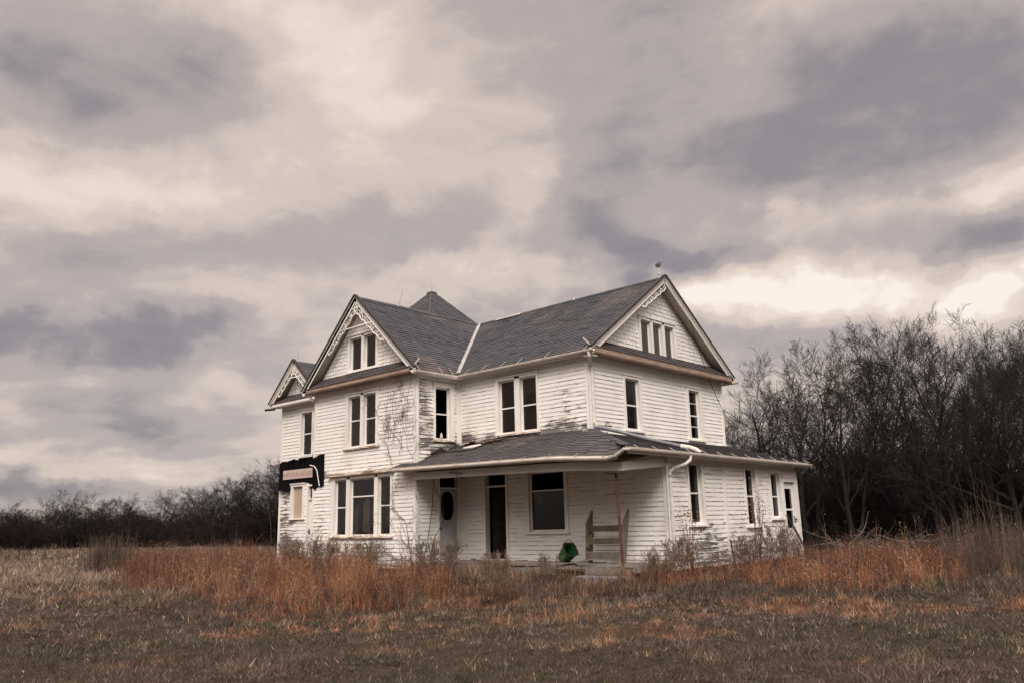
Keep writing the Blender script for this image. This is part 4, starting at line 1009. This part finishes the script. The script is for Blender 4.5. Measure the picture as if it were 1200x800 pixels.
tri_object('weeds', weeds, M['grass'], 'tangled dry grey brown weeds in front of the porch', 'weeds')
reeds = []
b, i = zone(70000, (5, 30, 0, 19), [(7.2, 5), (9.5, 1.2), (14, .2), (24, 3), (28, 10), (20, 16), (7, 14)], .7, 1.5, .0042, [GREY, BROWN, TAN, RUST2], [.42, .30, .18, .10], seed=120, lean=(.02, .25)); reeds += [b] + heads(i, .5, .03)
tri_object('reeds', reeds, M['grass'], 'tall pale brown reeds along the foot of the right thicket', 'reeds')
fld = []
b, i = zone(26000, (-75, -16, -12, 26), [(-19, -3), (-40, -7), (-75, -8), (-75, 2), (-55, 10), (-25, 5)], .25, .70, .009, [TAN, GREY, BROWN], [.45, .3, .25], seed=140); fld += [b]
tri_object('meadow_grass', fld, M['grass'], 'pale taller grass at the far edge of the left meadow', 'grass')
cl = []
n = 640; x = -19.4 + nr.normal(0, .62, n); y = -6.0 + nr.normal(0, .4, n); h = (.7 + 1.15 * nr.random(n))
c = np.array([GREY, BROWN, TAN])[nr.choice(3, n, p=[.5, .3, .2])]; b = blades(x, y, h, np.full(n, .006), .03 + .2 * nr.random(n), c * .85, c * 1.2, segs=2); cl += [b] + heads((x, y, h, c), .8, .035)
o = tri_object('weed_clump', cl, M['grass'], 'tall feathery grey weed clump at the left end of the orange grass', 'weeds')

# ------------------------------------------------------------------ BRANCHING PLANTS
def grow_tree(seed, height, stems, levels, spread, up, rad, kids, ratio=.62, first=.25, minr=.006, wob=.18, drop=None, curl=0):
    """returns two tube collections: wood (levels 0,1) and twigs (the rest)"""
    r = random.Random(seed); wood, twig = MB(), MB()
    def branch(p, d, L, rd, lev):
        ns = (7, 6, 5, 3, 3, 2)[min(lev, 5)]; pts = [p.copy()]; rads = [rd]; q = p.copy(); dd = d.normalized(); dirs = [dd]
        for i in range(ns):
            wb = (wob * .5, wob, wob * .85, wob * .6, wob * .5)[min(lev, 4)]; dd = (dd + Vector((r.gauss(0, wb), r.gauss(0, wb), r.gauss(0, wb) + up * (.6 if lev else .9)))).normalized()
            q = q + dd * (L / ns); pts.append(q.copy()); rads.append(max(minr, rd * (1 - .78 * (i + 1) / ns))); dirs.append(dd)
        (wood if lev <= 1 else twig).tube(pts, rads, (7, 5, 4, 3, 3, 3)[min(lev, 5)], cap=False)
        if lev >= levels: return
        n = kids[min(lev, len(kids) - 1)]; n = max(1, int(round(n * r.uniform(.75, 1.25))))
        st = first if lev == 0 else .22
        for k in range(n):
            t = st + (1 - st) * (k + r.random()) / n; fi = t * ns; i = min(int(fi), ns - 1); f = fi - i
            pos = pts[i].lerp(pts[i + 1], f); base = dirs[i + 1]
            az = r.random() * 6.283; o1 = base.orthogonal().normalized(); o2 = base.cross(o1)
            ang = R(r.uniform(*spread)); nd = base * math.cos(ang) + (o1 * math.cos(az) + o2 * math.sin(az)) * math.sin(ang)
            cl = L * ratio * r.uniform(.65, 1.15) * (1.08 - .45 * t)
            branch(pos, nd, cl, max(minr, (rads[i] * (1 - f) + rads[i + 1] * f) * r.uniform(.48, .74)), lev + 1)
    for s in range(stems):
        a = s * 2.4 + r.random(); tl = 0 if stems == 1 else r.uniform(.10, .26)
        branch(Vector((math.cos(a) * .15 * (stems > 1), math.sin(a) * .15 * (stems > 1), -.1)), Vector((math.cos(a) * tl, math.sin(a) * tl, 1)), height * r.uniform(.72, .9), rad * (1 if stems == 1 else r.uniform(.6, .9)), 0)
    return wood, twig

def proto(name, wood, twig, mw, mt, p1='trunk', p2='crown'):
    root = bpy.data.objects.new(name, None); COL.objects.link(root); root.empty_display_size = .3
    if p2 == 'crown':                                           # bring the plant to its nominal height of 9.5 m
        zs = sorted(v[2] for v in twig.v); f = 9.7 / zs[-1]
        for q in (wood, twig): q.v = [(x * f, y * f, z * f) for x, y, z in q.v]
    wood.build(p1, M[mw], root); 
    if twig and twig.f: twig.build(p2, M[mt], root)
    return root
def place(root, first, loc, rz, sc, label, cat, group):
    r = root
    if not first:
        r = root.copy(); COL.objects.link(r)
        for ch in list(root.children):
            c = ch.copy(); COL.objects.link(c); c.parent = r
    r.location = loc; r.rotation_euler = (0, 0, rz); r.scale = (sc[0], sc[0], sc[1])
    return tag(r, label, cat, group)

ORD = ['first', 'second', 'third', 'fourth', 'fifth', 'sixth', 'seventh', 'eighth', 'ninth', 'tenth', 'eleventh', 'twelfth', 'thirteenth', 'fourteenth', 'fifteenth', 'sixteenth', 'seventeenth', 'eighteenth', 'nineteenth', 'twentieth', 'twenty-first', 'twenty-second', 'twenty-third', 'twenty-fourth']
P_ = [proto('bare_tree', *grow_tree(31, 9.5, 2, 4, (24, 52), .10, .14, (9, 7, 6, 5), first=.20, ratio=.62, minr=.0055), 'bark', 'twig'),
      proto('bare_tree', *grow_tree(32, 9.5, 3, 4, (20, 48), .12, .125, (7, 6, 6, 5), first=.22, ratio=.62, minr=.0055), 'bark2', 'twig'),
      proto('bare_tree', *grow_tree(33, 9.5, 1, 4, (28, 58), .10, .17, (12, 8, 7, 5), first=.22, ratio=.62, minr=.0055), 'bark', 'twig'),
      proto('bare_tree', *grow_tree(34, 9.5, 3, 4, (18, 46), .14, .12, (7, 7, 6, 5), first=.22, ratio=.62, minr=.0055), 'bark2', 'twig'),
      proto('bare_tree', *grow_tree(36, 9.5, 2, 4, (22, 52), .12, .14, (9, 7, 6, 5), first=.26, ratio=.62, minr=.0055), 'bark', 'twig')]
used = set()
def tree_at(k, x, y, h, rz, label, group, wide=1.0):
    place(P_[k], k not in used, (x, y, float(ground_z(x, y)) - .05), rz, (h / 9.5 * wide, h / 9.5), label, 'tree', group); used.add(k)
RT = [  # proto, x, y, height, rot, wide : front row of the thicket right of the house, in order from the house
    (2, -2.6, 17.6, 9.0, .3, 1.05), (0, .2, 14.6, 9.6, 1.2, 1.05), (1, 2.3, 13.2, 9.8, 2.0, 1.0), (3, 4.1, 14.8, 10.0, 3.4, .95), (0, 5.6, 13.4, 9.6, 4.1, 1.0), (4, 6.9, 14.6, 9.0, 5.2, 1.0), (2, 8.1, 12.6, 7.9, .8, .95), (1, 9.1, 14.6, 8.4, 2.7, .95), (4, 10.6, 13.2, 8.0, 1.1, 1.05), (3, 12.4, 14.4, 9.2, 4.6, 1.0)]
for i, (k, x, y, h, rz, wd) in enumerate(RT):
    tree_at(k, x, y, h * (.93 if x > 1 else .96), rz, '%s bare tree counted from the house along the front of the right thicket' % ORD[i], 'bare trees of the right thicket', wd)
RB = [(4, -7.8, 21.5, 9.4, 2.2, .9), (3, -4.6, 22.6, 9.0, .4, 1.0), (1, -1.6, 22.0, 9.8, 3.3, 1.0), (2, 1.2, 20.4, 10.2, 1.9, 1.0), (0, 3.6, 21.6, 10.6, .6, 1.0), (3, 5.6, 20.2, 10.0, 5.5, 1.0), (1, 7.4, 21.8, 10.0, 4.4, 1.0), (2, 9.2, 20.0, 9.4, 2.9, 1.0), (0, 11.0, 21.4, 9.4, 5.0, 1.0), (4, 13.2, 20.2, 10.0, 3.9, 1.0)]
for i, (k, x, y, h, rz, wd) in enumerate(RB):
    tree_at(k, x, y, h * (.92 if x > 0 else .96), rz, '%s bare tree counted from the house in the back row of the right thicket' % ORD[i] if i else 'slim bare tree seen just behind the right rear corner of the house roof', 'bare trees of the right thicket', wd)
# far left tree line
LT0 = [(2, -84, 6.5, 5.6, .2, 1.3), (0, -80, 11.5, 5.4, 1.0, 1.3), (1, -80, 15.5, 6.0, 2.0, 1.3), (3, -76, 18.0, 5.8, 3.0, 1.2), (2, -73, 20.6, 6.2, 4.1, 1.35), (0, -69, 22.5, 6.4, 5.0, 1.3), (4, -60.5, 19.8, 6.6, .5, 1.3), (2, -55, 19.5, 6.8, 1.4, 1.35),
      (1, -50, 20.5, 7.6, 2.4, 1.35), (0, -45.5, 19.0, 7.8, 3.6, 1.35), (3, -43.2, 21.5, 7.6, .9, 1.3), (2, -39.5, 19.8, 7.3, 5.7, 1.3), (1, -37.8, 22.0, 8.4, 2.2, 1.2), (0, -34.5, 22.0, 8.2, 4.4, 1.2)]
LT1 = [(4, -82, 8.8, 5.2, 2.2, 1.4), (2, -79, 13.4, 6.2, .4, 1.3), (0, -77, 16.6, 5.4, 3.3, 1.4), (1, -71, 21.4, 5.8, 4.3, 1.4), (4, -65, 21.6, 6.0, 1.9, 1.3), (3, -58, 21.2, 6.8, 2.9, 1.3), (4, -52.5, 21.0, 7.0, 5.3, 1.3), (3, -48, 19.8, 7.6, 1.2, 1.3), (4, -42, 18.6, 7.2, 4.8, 1.3), (1, -46.5, 22.5, 8.0, .6, 1.3)]
LT = sorted(LT0 + LT1, key=lambda q: -math.atan2(q[2] - CAM.y, q[1] - CAM.x))
for i, (k, x, y, h, rz, wd) in enumerate(LT):
    tree_at(k, x, y, h, rz, '%s bare tree from the left end of the far left tree line' % ORD[i], 'bare trees of the far left tree line', wd)

# thicket undergrowth: tangled bushes merged into one uncountable mass per side
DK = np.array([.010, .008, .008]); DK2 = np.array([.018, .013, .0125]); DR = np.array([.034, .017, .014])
def bush_arrays(seed):
    w, tw = grow_tree(seed, 3.0, 5, 3, (20, 60), .08, .03, (6, 5, 3), ratio=.62, first=.12, minr=.006, wob=.24)
    w.add(tw.v, tw.f); v = np.array([tuple(q) for q in w.v]); f = np.array([q for q in w.f if len(q) == 4]); v[:, 2] *= 3.0 / np.quantile(v[:, 2], .99); return v, f
BU = [bush_arrays(q) for q in (71, 72, 73, 74)]
def mass(spots, seed, cols, thick=1.0):
    V, F, C, o = [], [], [], 0
    for (x, y, h, wd) in spots:
        v, f = BU[nr.integers(4)]; a = nr.random() * 6.283; ca, sa = math.cos(a), math.sin(a); k = h / 3.0
        q = np.stack([(v[:, 0] * ca - v[:, 1] * sa) * k * wd + x, (v[:, 0] * sa + v[:, 1] * ca) * k * wd + y, v[:, 2] * k + float(ground_z(x, y)) - .05], -1)
        c = cols[nr.integers(len(cols))] * nr.uniform(.7, 1.3); V.append(q); F.append(f + o); C.append(np.tile(np.append(c, 1), (len(v), 1))); o += len(v)
    return np.concatenate(V), np.concatenate(F), np.concatenate(C)
def band(n, p0, p1, dep, h0, h1, wd, seed):
    p0, p1 = np.array(p0), np.array(p1); d = (p1 - p0) / np.hypot(*(p1 - p0)); nrm = np.array([-d[1], d[0]]); out = []
    for i in range(n):
        s_, t_ = nr.random(), nr.random() * dep; q = p0 + (p1 - p0) * s_ + nrm * t_
        hh = (h0 + (h1 - h0) * nr.random() ** 1.5) * (.55 + .9 * float(fbm(q[:1], q[1:], .12, seed)[0])); out.append((q[0], q[1], hh, wd * nr.uniform(.8, 1.3)))
    return out
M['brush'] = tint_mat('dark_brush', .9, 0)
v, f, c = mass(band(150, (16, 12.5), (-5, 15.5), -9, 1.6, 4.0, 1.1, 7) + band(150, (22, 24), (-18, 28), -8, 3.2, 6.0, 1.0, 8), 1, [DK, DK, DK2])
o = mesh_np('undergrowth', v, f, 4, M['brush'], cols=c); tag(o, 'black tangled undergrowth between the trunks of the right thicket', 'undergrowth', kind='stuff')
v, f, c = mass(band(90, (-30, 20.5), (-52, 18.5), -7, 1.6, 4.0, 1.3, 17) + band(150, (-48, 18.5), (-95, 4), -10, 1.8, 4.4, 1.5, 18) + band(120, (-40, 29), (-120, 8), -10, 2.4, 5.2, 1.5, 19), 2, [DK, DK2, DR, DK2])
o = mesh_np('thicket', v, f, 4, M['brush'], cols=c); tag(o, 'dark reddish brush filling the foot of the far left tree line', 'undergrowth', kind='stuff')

# shrubs, stems and vines ----------------------------------------------------
def shrub_proto(seed, h, stems, mat='dead', levels=3, spread=(18, 48), rad=.010):
    w, tw = grow_tree(seed, h, stems, levels, spread, .10, rad, (8, 6, 4), ratio=.55, first=.2, minr=.0034, wob=.16)
    return proto('dry_shrub', w, tw, mat, mat, 'stems', 'twigs')
S_ = [shrub_proto(51, .9, 8), shrub_proto(52, 1.0, 6), shrub_proto(53, 1.1, 9)]
us2 = set()
SH = [(0, 3.35, -.9, 1.2, 'grey dry shrub at the right corner of the porch below the downspout'), (2, 3.5, -2.3, .75, 'grey dry shrub beside the foot of the leaning red pole'), (1, -4.9, -2.25, 1.15, 'dry pale shrub in front of the oval window door'), (2, -3.95, -2.3, 1.0, 'dry pale shrub just left of the open black doorway'),
      (0, -1.9, -2.4, .85, 'thin dry shrub below the big porch window'), (1, .2, -2.5, .7, 'low dry shrub below the plank seat'), (2, 3.6, 3.9, 1.15, 'large bushy brown shrub against the lean-to wall'), (0, 3.5, 2.4, 1.1, 'tall thin dry shrub beside the batten of the lean-to wall'),
      (1, 3.4, 5.5, .85, 'arching dry shrub below the narrow rear window of the lean-to'), (0, -7.6, -2.5, 1.25, 'dark dry shrub below the right part of the wide wing window'), (2, -9.2, -2.6, 1.1, 'dark dry shrub below the middle of the wide wing window'), (1, -10.9, -2.4, 1.3, 'dry shrub at the left corner of the projecting wing'), (0, -12.9, -1.9, 1.3, 'dry shrub at the foot of the narrow bay door'),
      (2, 1.9, -6.2, .75, 'low russet shrub alone in the grass in front of the porch')]
for k, x, y, s, lb in SH:
    place(S_[k], k not in us2, (x, y, float(ground_z(x, y))), rng.random() * 6, (s, s), lb, 'shrub', 'dry shrubs around the house'); us2.add(k)

def vine(name, F, start, n, label, w=.05, length=3.0, seed=1, spread=(.35, 1.0), rad0=.012, su=.2, sz=.1):
    r = random.Random(seed); m = MB(); lf = MB(); c = F.P(start[0], start[1], 0)
    def run(u, z, a, L, rad, lev):
        pts = [F.P(u, z, w)]; rads = [rad]; k = max(4, int(L / .14)); off = w
        for i in range(k):
            a += r.gauss(0, .28); a = a * .93 + (math.pi / 2) * .07
            u += math.cos(a) * L / k; z += math.sin(a) * L / k; off = max(.035, min(.14, off + r.gauss(0, .012)))
            pts.append(F.P(u, z, off)); rads.append(max(.0035, rad * (1 - .7 * (i + 1) / k)))
            if lev < 3 and r.random() < .42: run(u, z, a + r.choice((-1, 1)) * r.uniform(*spread), L * r.uniform(.25, .55), rad * .6, lev + 1)
        m.tube(pts, rads, 5, cap=False)
    for i in range(n): run(start[0] + r.uniform(-su, su), start[1] + r.uniform(-sz, sz), math.pi / 2 + r.uniform(-.5, .5), length * r.uniform(.7, 1.1), rad0, 0)
    o = m.build(name, M['vine'], None, loc=tuple(c)); return tag(o, label, 'vine')
vine('climbing_vine', FL, (-6.55, 3.75), 10, 'leafless vine spread over the upper right corner of the projecting wing', length=1.9, seed=4, rad0=.0075, su=.75, sz=.8, spread=(.5, 1.4))
vine('climbing_vine', FL, (-5.83, -.25), 2, 'thin dark vine climbing the wing corner beside the porch', length=3.0, seed=9)
vine('climbing_vine', FL, (-8.0, -.2), 3, 'bare vine rising in front of the wide wing window', length=1.6, seed=12)
mb = MB()
for k, pts in enumerate(([(-5.66, -1.75, -.2), (-5.5, -1.62, .7), (-5.55, -1.4, 1.6), (-5.6, -1.25, 2.6)], [(-5.5, -1.6, -.1), (-5.45, -1.35, .75), (-5.5, -.95, 1.25), (-5.55, -.9, 1.8), (-5.55, -1.2, 2.2), (-5.6, -1.35, 2.6)])): mb.tube(pts, [.016 - .002 * i for i in range(len(pts))], 6)
o = mb.build('climbing_vine', M['vine'], None, loc=(-5.6, -1.7, -.2)); tag(o, 'two crooked vine stems climbing the shaded wall left of the oval window door', 'vine')

def leaf_bush(x0, y0, z0, n, sx, sz, label):
    m = MB()
    for k in range(16):
        a = rng.random() * 6.28; m.tube([(x0, y0, float(ground_z(x0, y0))), (x0 + math.cos(a) * sx * .4, y0 + math.sin(a) * sx * .4, z0 * .5), (x0 + math.cos(a) * sx * rng.random() * 1.2, y0 + math.sin(a) * sx * rng.random(), z0 + rng.uniform(-.3, 1) * sz)], [.009, .006, .003], 4)
    root = empty('leafy_sapling', (x0, y0, float(ground_z(x0, y0))), label, 'sapling'); L = root.location
    st = m.build('stems', M['vine'], root, loc=tuple(L)); st.location = (0, 0, 0)
    v = []; c = []
    for k in range(n):
        p = Vector((x0 + rng.gauss(0, sx * .55), y0 + rng.gauss(0, sx * .55), z0 + rng.gauss(0, sz * .5))) - L; d1 = Vector((rng.gauss(0, 1), rng.gauss(0, 1), rng.gauss(0, 1))).normalized() * .032; d2 = d1.orthogonal().normalized() * .017
        v += [p - d1, p + d2, p + d1, p - d1, p + d1, p - d2]; q = RUST * rng.uniform(.6, 1.3) * (.8 if rng.random() < .4 else 1); c += [(*q, 1)] * 6
    mesh_np('leaves', np.array([tuple(q) for q in v]), np.arange(len(v)), 3, M['leafy'], cols=np.array(c), parent=root)
leaf_bush(2.95, .25, .95, 110, .32, .5, 'thin sapling with a few russet leaves at the lean-to front corner')
leaf_bush(3.15, 3.75, 1.35, 150, .30, .8, 'thin sapling with russet leaves against the middle of the lean-to wall')

def stake(a, b, r, label, mat='iron', name='stake', cat='stake'):
    m = MB(); m.tube([a, b], r, 6); o = m.build(name, M[mat], None, loc=a); tag(o, label, cat)
stake((3.15, 7.3, -.3), (2.9, 6.35, 1.15), .038, 'dark pole leaning against the lean-to wall below the narrow rear window', 'iron', 'leaning_pole', 'pole')
stake((3.0, 2.55, -.35), (2.95, 2.42, .50), .02, 'short iron stake standing in front of the lean-to wall beside the batten')
mb = MB(); bx_ = [(3.2, 8.6), (4.6, 9.6)]
for k in range(90):
    x, y = rng.uniform(2.9, 6.0), rng.uniform(8.2, 10.8); a = rng.random() * 6.28; L = rng.uniform(.5, 1.9); z = float(ground_z(x, y)) + rng.uniform(.0, .6)
    p = Vector((x, y, z)); d = Vector((math.cos(a), math.sin(a), rng.uniform(-.2, .5))); pts = [p]
    for i in range(6):
        d = (d + Vector((rng.gauss(0, .22), rng.gauss(0, .22), rng.gauss(0, .15)))).normalized(); pts.append(pts[-1] + d * L / 6)
    r0 = rng.choice((.010, .014, .026)); mb.tube(pts, [r0 * (1 - .75 * i / 6) for i in range(7)], 5)
    for q in (2, 3, 4):
        if rng.random() < .6: mb.tube([pts[q], pts[q] + Vector((rng.gauss(0, .2), rng.gauss(0, .2), rng.uniform(-.05, .3)))], [r0 * .45, .003], 4)
o = mb.build('brush_pile', M['deadgrey'], None, loc=(4.5, 9.5, float(ground_z(4.5, 9.5)))); tag(o, 'heap of pale fallen branches behind the right rear corner of the house', 'brush pile')

# ------------------------------------------------------------------ SKY AND LIGHT
SUN_AZ = math.atan2(-.72, .69); SUN_EL = R(42)
w = bpy.data.worlds.new('World'); scene.world = w; w.use_nodes = True; nt = w.node_tree; nt.nodes.clear()
class WT(NT):
    def __init__(s, tree): s.t = tree
k = WT(nt); out = k.n('ShaderNodeOutputWorld'); bg = k.n('ShaderNodeBackground'); k.l(bg.outputs[0], out.inputs[0])
sky = k.n('ShaderNodeTexSky', sky_type='NISHITA'); sky.sun_disc = False; sky.sun_elevation = SUN_EL; sky.sun_rotation = math.atan2(math.cos(SUN_AZ), math.sin(SUN_AZ)); sky.dust_density = 2.0
gen = k.n('ShaderNodeTexCoord').outputs['Generated']
sp = k.n('ShaderNodeSeparateXYZ'); k.l(gen, sp.inputs[0]); X_, Y_, Z_ = sp.outputs
zc = k.math('ADD', k.math('MAXIMUM', Z_, 0.0), .16)
cb = k.n('ShaderNodeCombineXYZ'); k.l(k.math('DIVIDE', X_, zc), cb.inputs[0]); k.l(k.math('DIVIDE', Y_, zc), cb.inputs[1]); cp = cb.outputs[0]
n1 = k.noise(cp, .75, 9, .52, .35); n2 = k.noise(cp, 2.1, 8, .55, .3); n3 = k.noise(gen, 2.4, 7, .5, .4); n4 = k.noise(k.scale(gen, (1, 1, 2.2)), 7.5, 8, .6, .6)
# bearing and elevation, warped so that the big cloud banks have ragged edges
az = k.math('ARCTAN2', Y_, X_); el = k.math('ARCSINE', Z_)
wx = k.math('MULTIPLY', k.math('SUBTRACT', k.noise(gen, 5.5, 6, .55), .5), .30)
ofs = k.n('ShaderNodeVectorMath', operation='ADD'); k.l(gen, ofs.inputs[0]); ofs.inputs[1].default_value = (7.3, 2.1, 4.4)
wy = k.math('MULTIPLY', k.math('SUBTRACT', k.noise(ofs.outputs[0], 6.5, 6, .55), .5), .16)
azw = k.math('ADD', az, wx); elw = k.math('ADD', el, wy)
BANKS = [(2.7892, 0.485, 0.2104, 0.0666, -0.17), (2.6534, 0.5198, 0.1178, 0.0505, -0.08), (2.514, 0.5564, 0.1488, 0.0559, 0.1), (2.7804, 0.382, 0.2266, 0.0507, 0.15), (2.8509, 0.2938, 0.1313, 0.0406, -0.1), (2.6031, 0.3283, 0.1795, 0.0399, -0.06), (2.7225, 0.2123, 0.184, 0.0337, -0.27), (2.8287, 0.2322, 0.1043, 0.0293, -0.18), (2.6784, 0.254, 0.1596, 0.0245, 0.05), (2.7815, 0.1707, 0.1548, 0.028, -0.05), (2.7088, 0.1376, 0.1422, 0.0211, -0.13), (2.7576, 0.078, 0.2026, 0.0203, 0.12), (2.8362, 0.131, 0.0746, 0.0225, 0.1), (2.6254, 0.1475, 0.0586, 0.0395, 0.1), (2.5689, 0.2192, 0.0716, 0.0607, 0.12), (2.3561, 0.4364, 0.19, 0.0605, 0.06), (2.355, 0.4953, 0.1367, 0.0391, 0.08), (2.4561, 0.3345, 0.0981, 0.0411, -0.14), (2.3015, 0.385, 0.0665, 0.0409, 0.14), (2.3804, 0.2937, 0.1412, 0.0416, 0.26), (2.2064, 0.4995, 0.1647, 0.0782, -0.05), (2.2037, 0.35, 0.1382, 0.0513, -0.12), (1.8818, 0.4546, 0.147, 0.0681, -0.2), (2.0568, 0.4364, 0.1118, 0.0583, -0.1), (1.7428, 0.4734, 0.0915, 0.0668, -0.15), (2.0671, 0.3185, 0.119, 0.0221, -0.26), (1.9289, 0.3886, 0.1513, 0.0377, -0.14), (1.945, 0.3332, 0.1432, 0.0288, 0.08), (1.9068, 0.252, 0.1037, 0.0325, 0.34), (1.7725, 0.2211, 0.0605, 0.0268, 0.34), (2.0314, 0.2595, 0.087, 0.04, 0.22), (2.0807, 0.2793, 0.0506, 0.0304, 0.28), (1.7796, 0.2863, 0.0621, 0.0313, -0.18), (1.7633, 0.342, 0.0617, 0.0263, 0.16), (2.0264, 0.2036, 0.067, 0.025, -0.15), (1.8318, 0.2114, 0.0489, 0.0138, -0.05), (2.8441, 0.0417, 0.15, 0.0209, -0.28), (2.6217, 0.059, 0.0575, 0.029, -0.1)]
acc = None
for (a, e, ra, re, amp) in BANKS:
    da = k.math('DIVIDE', k.math('SUBTRACT', azw, a), ra); de = k.math('DIVIDE', k.math('SUBTRACT', elw, e), re)
    gg = k.math('MULTIPLY', k.math('EXPONENT', k.math('MULTIPLY', k.math('ADD', k.math('MULTIPLY', da, da), k.math('MULTIPLY', de, de)), -1.0)), amp)
    acc = gg if acc is None else k.math('ADD', acc, gg)
lum = k.math('ADD', k.math('ADD', .575, k.math('MULTIPLY', acc, 1.4)), k.math('ADD', k.math('MULTIPLY', k.math('SUBTRACT', n1, .5), .85), k.math('ADD', k.math('MULTIPLY', k.math('SUBTRACT', n2, .5), .74), k.math('ADD', k.math('MULTIPLY', k.math('SUBTRACT', n3, .5), .40), k.math('MULTIPLY', k.math('SUBTRACT', n4, .5), .42)))))
ramp = k.n('ShaderNodeValToRGB'); k.l(lum, ramp.inputs[0]); cr = ramp.color_ramp; cr.interpolation = 'EASE'
STOPS = [(.0, (.130, .126, .146)), (.25, (.222, .202, .212)), (.5, (.365, .312, .300)), (.70, (.52, .432, .385)), (.86, (.645, .545, .468)), (1.0, (.755, .68, .60))]
for i, (p_, c_) in enumerate(STOPS):
    e_ = cr.elements[i] if i < 2 else cr.elements.new(p_)
    e_.position = p_; e_.color = (*c_, 1)
# unseen sky brightened overhead and behind camera, dimmed low behind, to light the walls
zen = k.ss(Z_, .55, .95); beh = k.n('ShaderNodeVectorMath', operation='DOT_PRODUCT'); k.l(gen, beh.inputs[0]); beh.inputs[1].default_value = (.68, -.73, .0)
bm2 = k.ss(beh.outputs['Value'], -.25, .35); bz_ = k.math('SUBTRACT', k.math('MULTIPLY', k.ss(Z_, .22, .70), 5.4), .78)
bst = k.math('ADD', 1.0, k.math('ADD', k.math('MULTIPLY', zen, 1.2), k.math('MULTIPLY', bm2, bz_)))
cl_ = k.n('ShaderNodeVectorMath', operation='SCALE'); k.l(ramp.outputs[0], cl_.inputs[0]); k.l(bst, cl_.inputs['Scale'])
sk = k.n('ShaderNodeVectorMath', operation='SCALE'); k.l(sky.outputs[0], sk.inputs[0]); sk.inputs['Scale'].default_value = .08
k.l(k.mix(.94, sk.outputs[0], cl_.outputs[0]), bg.inputs[0]); bg.inputs[1].default_value = 1.0

sd = bpy.data.lights.new('sun', 'SUN'); sd.energy = 1.5; sd.angle = R(16); sd.color = (1.0, .955, .89)
so = bpy.data.objects.new('sun', sd); COL.objects.link(so)
dv = Vector((math.cos(SUN_AZ) * math.cos(SUN_EL), math.sin(SUN_AZ) * math.cos(SUN_EL), math.sin(SUN_EL))); so.rotation_euler = dv.to_track_quat('Z', 'Y').to_euler(); so.location = (20, -20, 25)

# ------------------------------------------------------------------ CAMERA
cam = bpy.data.cameras.new('camera'); co = bpy.data.objects.new('camera', cam); COL.objects.link(co)
r_ = Vector((.73016, .68282, -.02487)); u_ = Vector((.16663, -.14264, .97565)); f_ = Vector((-.66265, .71652, .21793))
co.matrix_world = Matrix(((r_.x, u_.x, -f_.x, CAM.x), (r_.y, u_.y, -f_.y, CAM.y), (r_.z, u_.z, -f_.z, CAM.z), (0, 0, 0, 1)))
cam.sensor_width = 36; cam.lens = 36 * 956.97 / 1200; cam.clip_end = 3000; cam.clip_start = .1
scene.camera = co
scene.view_settings.view_transform = 'Standard'; scene.view_settings.look = 'None'; scene.view_settings.exposure = .42; scene.view_settings.gamma = 1
scene.cycles.max_bounces = 6; scene.cycles.transparent_max_bounces = 12; scene.cycles.use_denoising = True
